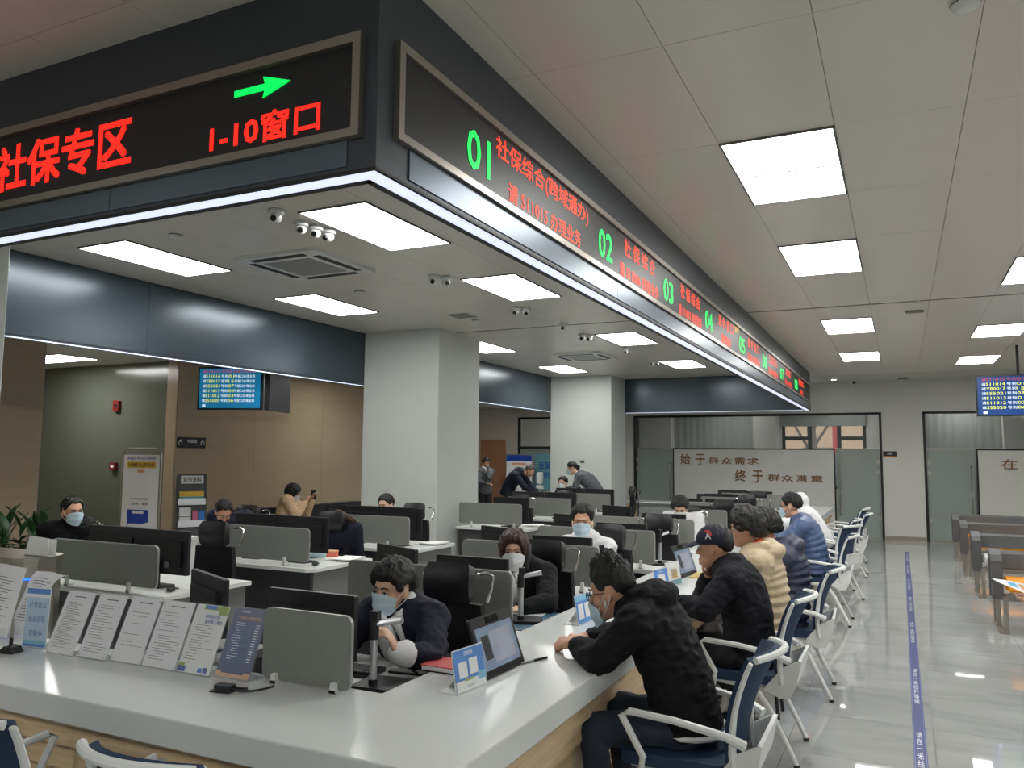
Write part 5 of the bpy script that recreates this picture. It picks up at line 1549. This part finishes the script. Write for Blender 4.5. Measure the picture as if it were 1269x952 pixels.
        obj('emblem', G().ell(h(-.093, .004, .105), (.003, .018, .010), HB).ell(h(-.092, -.012, .088), (.003, .010, .012), HB).xf(Matrix.Translation(-O)), 'print_red', c, True)
        obj('button', G().ell(h(0, -.008, .141), (.01, .01, .006), HB).xf(Matrix.Translation(-O)), 'cloth_navy', c, True)
    if mask:
        D = mask_drop
        def mk(u, v):
            w_ = 2 * u - 1; a = w_ * R(68)
            zt = .008 - .034 * w_ * w_; zb = -.112 + .03 * w_ * w_
            z = zt + (zb - zt) * v - D
            y = .024 + .078 * math.cos(a) + .022 * math.exp(-(w_ / .42) ** 2) * (1 - .8 * abs(v - .35)) + .003 * math.sin(v * 14) * math.cos(a)
            return h(.080 * math.sin(a) * (1 - .14 * v), y - .018 * max(0, v - .6), z)
        mo = obj('face_mask', G().grid(mk, 16, 10, .003).xf(Matrix.Translation(-O)), mask, t, True)
        for s in (0, 1):
            sg = -1 if s == 0 else 1
            obj('ear_loop', G().tube([mk(s, .1), h(sg * .083, .0, .012), h(sg * .087, -.02, -.01), h(sg * .083, -.01, -.035), mk(s, .85)], .0016, 5).xf(Matrix.Translation(-O)), 'white_plastic', mo)
    if glasses:
        go = G()
        for s in (-1, 1):
            go.tube([h(s * .034 + .026 * math.cos(a * .5236), .104 - .004 * math.cos(a * .5236) * s, .0 + .02 * math.sin(a * .5236)) for a in range(13)], .0022, 6)
            go.tube([h(s * .06, .100, .006), h(s * .075, .06, .008), h(s * .083, -.005, .006)], .0022, 6)
        go.tube([h(-.01, .107, .004), h(.01, .107, .004)], .002, 6)
        gl = obj('glasses', go.xf(Matrix.Translation(-O)), 'black', t)
        for s in (-1, 1): obj('lens', G().prism([(s * .034 + .025 * math.cos(a * .5236), .019 * math.sin(a * .5236)) for a in range(12)], .1035, .1045, 'y').xf(Matrix.Translation(-O) @ H), 'acrylic', gl)
    return t, H, P, O

V = lambda *a: Vector(a)
# ---- customers along the counter
t, H, P, O = person('man in black hooded jacket, glasses and lowered blue mask leaning on the counter', (-.87, 3.6), 90, J=dict(
    pelvis=(-.88, 3.6, .56), mid=(-.93, 3.6, .76), chest=(-1.02, 3.6, .94), neck=(-1.11, 3.6, 1.04), head=(-1.225, 3.585, 1.085),
    shL=(-1.05, 3.41, .985), elL=(-1.205, 3.37, .83), wrL=(-1.40, 3.565, .835), shR=(-1.07, 3.79, .985), elR=(-1.23, 3.84, .845), wrR=(-1.39, 3.70, .84),
    hipL=(-.87, 3.51, .54), hipR=(-.87, 3.69, .54), knL=(-1.25, 3.42, .52), knR=(-1.25, 3.76, .52), anL=(-1.2, 3.43, .09), anR=(-1.2, 3.76, .09)),
    head_yaw=92, pitch=14, vox=.009, skin='skin', cuff_in=.22, top='cloth_black', th=.028, hood=True, collar=.045, bottom='denim', hair='quiff', mask='mask', mask_drop=.036, glasses=True,
    handL=((-.85, .35, -.05), (.1, .55, -.7), .55), handR=((-.75, -.6, -.02), (.1, -.3, -.9), .6))
obj('earphone', G().cap(H @ V(-.087, .008, -.03), H @ V(-.084, .012, -.055), .005, .004).xf(Matrix.Translation(-O)), 'white_plastic', t, True)
obj('shirt_hem', G().tube([V(-.86 + .155 * math.cos(a * .3927), 3.6 + .185 * math.sin(a * .3927), .535) - O for a in range(-6, 7)], .012, 6), 'cloth_white', t, True)
t, H, P, O = person('man in navy baseball cap and dark wool coat resting a fist at his chin', (-.88, 5.06), 90, J=dict(
    pelvis=(-.86, 5.06, .56), mid=(-.86, 5.06, .75), chest=(-.91, 5.05, .93), neck=(-.97, 5.05, 1.05), head=(-1.055, 5.04, 1.155),
    shL=(-.93, 4.86, .98), elL=(-1.05, 4.73, .83), wrL=(-1.235, 4.84, .845), shR=(-.95, 5.24, .98), elR=(-1.16, 5.22, .83), wrR=(-1.10, 5.08, .98),
    hipL=(-.88, 4.97, .54), hipR=(-.88, 5.15, .54), knL=(-1.22, 4.95, .52), knR=(-1.2, 5.3, .52), anL=(-1.05, 4.95, .09), anR=(-.93, 5.40, .09)),
    head_yaw=86, pitch=4, vox=.010, skin='skin', top='cloth_coal', th=.03, collar=.05, long=.25, cap=True, cuff_in=.2, handL=((-.9, .2, -.2), (-.2, 0, -.9), .5), handR=((.1, -.35, .9), (-.8, 0, .2), 1.2))
person('woman with short black hair in beige puffer coat with orange collar', (-.87, 5.74), 92, J=dict(
    pelvis=(-.86, 5.74, .57), mid=(-.85, 5.74, .76), chest=(-.88, 5.74, .94), neck=(-.92, 5.74, 1.07), head=(-.985, 5.73, 1.215),
    shL=(-.88, 5.565, 1.0), elL=(-.92, 5.50, .77), wrL=(-1.15, 5.6, .83), shR=(-.88, 5.91, 1.0), elR=(-.98, 5.96, .79), wrR=(-1.18, 5.86, .83)),
    head_yaw=96, pitch=2, vox=.010, top='cloth_beige', th=.04, puff=True, collar=.03, hood=True, scarf='cloth_orange', long=.25, bottom='trouser_grey', hair='bob', skin='skin')
person('person in navy hooded puffer bending towards the counter', (-.80, 6.44), 90, J=dict(
    pelvis=(-.80, 6.44, .56), mid=(-.77, 6.44, .75), chest=(-.80, 6.44, .92), neck=(-.86, 6.44, 1.03), head=(-.975, 6.47, 1.165),
    shL=(-.82, 6.26, .97), elL=(-.98, 6.2, .79), wrL=(-1.19, 6.3, .83), shR=(-.83, 6.62, .97), elR=(-1.0, 6.66, .79), wrR=(-1.2, 6.58, .83)),
    head_yaw=95, pitch=14, vox=.011, top='cloth_puff_navy', th=.036, puff=True, hood=True, long=.2, hair='bob', skin='skin')
person('man in blue quilted puffer with glasses and pale mask', (-.85, 9.22), 88, J=dict(
    pelvis=(-.86, 9.22, .56), mid=(-.87, 9.2, .76), chest=(-.94, 9.2, .94), neck=(-1.01, 9.2, 1.05), head=(-1.095, 9.19, 1.195),
    shL=(-.97, 9.01, .99), elL=(-1.15, 8.95, .82), wrL=(-1.36, 9.05, .83), shR=(-.98, 9.39, .99), elR=(-1.16, 9.44, .82), wrR=(-1.38, 9.34, .83)),
    head_yaw=84, pitch=8, vox=.014, top='cloth_puff_blue', th=.035, puff=True, collar=.03, hair='short', mask='mask', glasses=True)
person('person in a white hooded jacket with hood up, far along the counter', (-.98, 11.75), 90, J=dict(
    pelvis=(-.98, 11.75, .56), mid=(-1.06, 11.75, .74), chest=(-1.17, 11.75, .90), neck=(-1.24, 11.75, .99), head=(-1.28, 11.75, 1.10), wrL=(-1.55, 11.55, .83), wrR=(-1.55, 11.9, .83), elL=(-1.35, 11.5, .84), elR=(-1.35, 12.0, .84),
    shL=(-1.17, 11.57, .94), shR=(-1.17, 11.93, .94)), pitch=15, vox=.018, rough=True, top='cloth_white', th=.03, hoodup=True)
dup(vc, (-.9, 11.75, 0), 90, 'visitor chair under the person in the white hood')
# ---- clerks behind the counter
t, H, P, O = person('clerk woman in navy blazer and pale blue mask raising a hand, nearest clerk', (-2.2, 3.5), 180, J=dict(
    pelvis=(-2.2, 3.5, .56), mid=(-2.2, 3.46, .73), chest=(-2.2, 3.37, .87), neck=(-2.2, 3.32, .985), head=(-2.205, 3.25, 1.068),
    shL=(-2.025, 3.33, .93), elL=(-1.93, 3.15, .80), wrL=(-2.0, 3.0, .845), shR=(-2.375, 3.35, .93), elR=(-2.43, 3.16, .79), wrR=(-2.33, 2.98, .775)),
    head_yaw=172, pitch=6, roll=-4, vox=.009, top='cloth_navy', th=.022, shirt='cloth_white', sleeve='cloth_white', hair='fringe', bun=True, mask='mask', skin='skin_pale',
    handL=((-.25, -.3, .8), (-.7, -.4, .1), .6))
t, H, P, O = person('clerk woman with brown hair, white mask and black jacket, phone at her ear', (-2.27, 4.98), 188, J=dict(
    pelvis=(-2.27, 5.0, .56), mid=(-2.27, 4.97, .74), chest=(-2.28, 4.88, .89), neck=(-2.29, 4.84, 1.0), head=(-2.30, 4.79, 1.085), shL=(-2.10, 4.84, .94), shR=(-2.45, 4.88, .94),
    elL=(-2.0, 4.66, .80), wrL=(-2.12, 4.5, .78), elR=(-2.5, 4.7, .80), wrR=(-2.3, 4.52, .78)), head_yaw=199, pitch=2, roll=3, vox=.011, top='cloth_black', th=.022, shirt='cloth_white', collar=.03, hair='loose', hairmat='hair_brown', mask='mask_white', skin='skin_pale')
obj('phone_handset', G().cap(H @ V(-.095, .0, .03), H @ V(-.085, .05, -.10), .022, .02).xf(Matrix.Translation(-O)), 'black_plastic', t, True)
person('clerk man in white shirt with pale blue mask', (-2.33, 6.38), 186, J=dict(pelvis=(-2.33, 6.4, .56), mid=(-2.33, 6.37, .75), chest=(-2.34, 6.28, .92), neck=(-2.345, 6.23, 1.05), head=(-2.345, 6.16, 1.18),
    shL=(-2.16, 6.25, .985), shR=(-2.53, 6.27, .985), elL=(-2.07, 6.1, .78), elR=(-2.6, 6.1, .78), wrL=(-2.2, 5.92, .77), wrR=(-2.45, 5.92, .77)), head_yaw=196, pitch=3, vox=.012, top='cloth_white', th=.012, collar=.03, hair='short', mask='mask', skin='skin')
person('clerk woman with dark fringe bowing over a far counter desk, white blouse', (-2.3, 9.35), 180, J=dict(head=(-2.3, 9.2, 1.135), neck=(-2.3, 9.26, 1.02), chest=(-2.3, 9.3, .9)), head_yaw=186, pitch=28, vox=.018, top='cloth_white', th=.012, hair='fringe', mask='mask_white', rough=False, skin='skin_pale')
person('clerk woman with tied black hair behind the monitors before the near pillar', (-5.48, 8.08), 180, J=dict(head=(-5.48, 7.9, 1.12), neck=(-5.48, 7.96, .98)), vox=.016, top='cloth_white', th=.012, hair='tied', mask='mask_white', skin='skin_pale', pitch=6)
# ---- left side
person('masked man with short hair in a dark vest over maroon, at the left', (-6.68, 4.75), 205, J=dict(head=(-6.6, 4.72, 1.185), neck=(-6.65, 4.75, 1.05)), head_yaw=258, pitch=3, vox=.012, top='cloth_black', th=.025, collar=.06, scarf='cloth_maroon', hair='crop', mask='mask', vest='cloth_black')
dup(oc, (-6.62, 6.72, 0), 190, 'black office chair under the bowed man in the navy jacket')
person('man in navy jacket bowing his head before the brochure rack', (-6.6, 6.6), 200, J=dict(head=(-6.52, 6.40, 1.09), neck=(-6.57, 6.5, 1.0), chest=(-6.59, 6.56, .9)), head_yaw=240, pitch=38, vox=.012, top='cloth_navy', th=.028, collar=.02, hair='crop', shirt='cloth_coal')
t, H, P, O = person('woman in tan coat with fur collar sitting on the sofa looking at a phone', (-8.5, 9.62), 300, J=dict(head=(-8.42, 9.66, 1.12), neck=(-8.47, 9.63, 1.0), wrL=(-8.22, 9.87, 1.02), wrR=(-8.25, 9.76, .99), elL=(-8.35, 9.9, .8), elR=(-8.25, 9.55, .78)), head_yaw=300, pitch=22, vox=.016, top='cloth_tan', th=.03, collar=.02,
    hair='loose', mask='mask_white', scarf='fur')
obj('phone', G().cbox(V(-8.19, 9.86, 1.10) - O, (.075, .012, .15), Matrix.Rotation(R(30), 4, 'Z')), 'black_gloss', t)
# ---- standing people at the back
person('woman in grey suit standing by the pillar with a hand over her face', (-8.95, 17.0), 235, 'stand', J=dict(elL=(-8.72, 16.75, 1.22), wrL=(-8.78, 16.82, 1.48), elR=(-8.98, 16.78, 1.1), wrR=(-8.76, 16.76, 1.08)), head_yaw=235, pitch=15, vox=.018, rough=True, top='cloth_grey', th=.015, long=.15, shirt='cloth_white', bottom='trouser', hair='tied', bun=True,
    handL=((0, -.05, 1), (.3, -.3, .1), .8))
person('grey-haired man in dark hooded jacket bending over a desk at the back', (-7.85, 16.1), 270, 'stand', J=dict(pelvis=(-7.9, 16.1, .95), mid=(-7.83, 16.1, 1.12), chest=(-7.7, 16.1, 1.27), neck=(-7.55, 16.1, 1.36), head=(-7.36, 16.1, 1.40), shL=(-7.62, 16.28, 1.3), shR=(-7.62, 15.92, 1.3),
    elL=(-7.45, 16.3, 1.08), elR=(-7.42, 15.9, 1.08), wrL=(-7.25, 16.2, .93), wrR=(-7.25, 16.0, .93)), head_yaw=270, pitch=30, vox=.018, rough=True, top='cloth_navy', th=.03, hood=True, long=.3, hair='crop', hairmat='hair_grey')
t = thing('side_table', 'dark low table under the hands of the bending man', 'table', (-7.15, 16.1, 0))
obj('tabletop', G().box(-.3, .3, -.5, .5, .84, .88), 'desk_dark', t)
for sx in (-1, 1):
    for sy in (-1, 1): obj('leg', G().box(sx * .26 - .02, sx * .26 + .02, sy * .45 - .02, sy * .45 + .02, 0, .84), 'desk_dark', t)
person('clerk woman in grey suit and mask leaning over a seated colleague', (-5.3, 14.75), 80, 'stand', J=dict(pelvis=(-5.28, 14.75, .95), mid=(-5.36, 14.74, 1.12), chest=(-5.5, 14.72, 1.28), neck=(-5.66, 14.7, 1.38), head=(-5.80, 14.66, 1.49), shL=(-5.6, 14.54, 1.33), shR=(-5.56, 14.9, 1.33),
    elL=(-5.68, 14.45, 1.08), elR=(-5.62, 14.98, 1.05), wrL=(-5.78, 14.4, .86), wrR=(-5.76, 14.86, .84)), head_yaw=110, pitch=16, vox=.016, rough=True, top='cloth_grey', th=.015, long=.2, shirt='cloth_white', hair='tied', bun=True, mask='mask', skin='skin_pale')
person('seated woman clerk in front of the leaning colleague, face above the monitor', (-5.85, 14.55), 178, J=dict(head=(-5.86, 14.33, 1.21), neck=(-5.86, 14.4, 1.07), chest=(-5.85, 14.48, .93)), vox=.018, rough=False, top='cloth_coal', th=.015, hair='tied', mask='mask_white', skin='skin_pale')
dup(oc, (-5.85, 14.75, 0), 180, 'black office chair under the seated clerk before the far pillar')
# dark coat over the chair before the sofa
t = thing('draped_coat', 'dark coat with brown fur collar draped over the office chair before the sofa', 'coat', (-5.17, 6.6, .5))
blob('coat', G().ell((-5.17, 6.66, .88), (.26, .08, .22)).ell((-5.17, 6.7, .68), (.25, .09, .2)).cap((-5.38, 6.66, .98), (-5.4, 6.7, .6), .06, .05).cap((-4.96, 6.66, .98), (-4.94, 6.7, .6), .06, .05), .014, 'cloth_navy', t, (-5.17, 6.6, .5), 3)
blob('fur_collar', G().cap((-5.36, 6.64, 1.04), (-5.17, 6.62, 1.12), .03, .04).cap((-5.17, 6.62, 1.12), (-4.99, 6.64, 1.05), .04, .03), .014, 'fur', t, (-5.17, 6.6, .5), 2)
# ---- person at the right edge with a leaflet
t, H, P, O = person('person at the right edge, only a hand and leg showing, holding a leaflet', (1.25, 7.5), 172, J=dict(wrR=(.86, 7.04, .70), elR=(1.05, 7.3, .74), shR=(1.08, 7.45, 1.02), knR=(1.08, 7.05, .52), anR=(.98, 6.85, .09)), vox=.012, top='cloth_coal', th=.03,
    handR=((-.8, -.35, -.1), (.1, -.2, .9), .55), hair='short')
t = thing('leaflet', 'printed paper leaflet held by the hand at the right edge', 'leaflet', (.72, 6.98, .70), 0)
def lf2(u, v): return Vector((-.14 + .34 * u + .05 * v, .10 * u - .03 * v, .135 - .07 * u - .13 * v * (.2 + .8 * u) + .012 * math.sin(u * 3)))
obj('sheet', G().grid(lf2, 8, 6, .0012), 'paper', t, True)
for k in range(3):
    obj('picture', G().grid(lambda u, v, k=k: lf2(.25 + .22 * k + u * .17, .15 + v * .5) + Vector((0, -.002, .0005)), 3, 3, .0004), ('print_sky', 'print_peach', 'ink')[k], t)
flush()
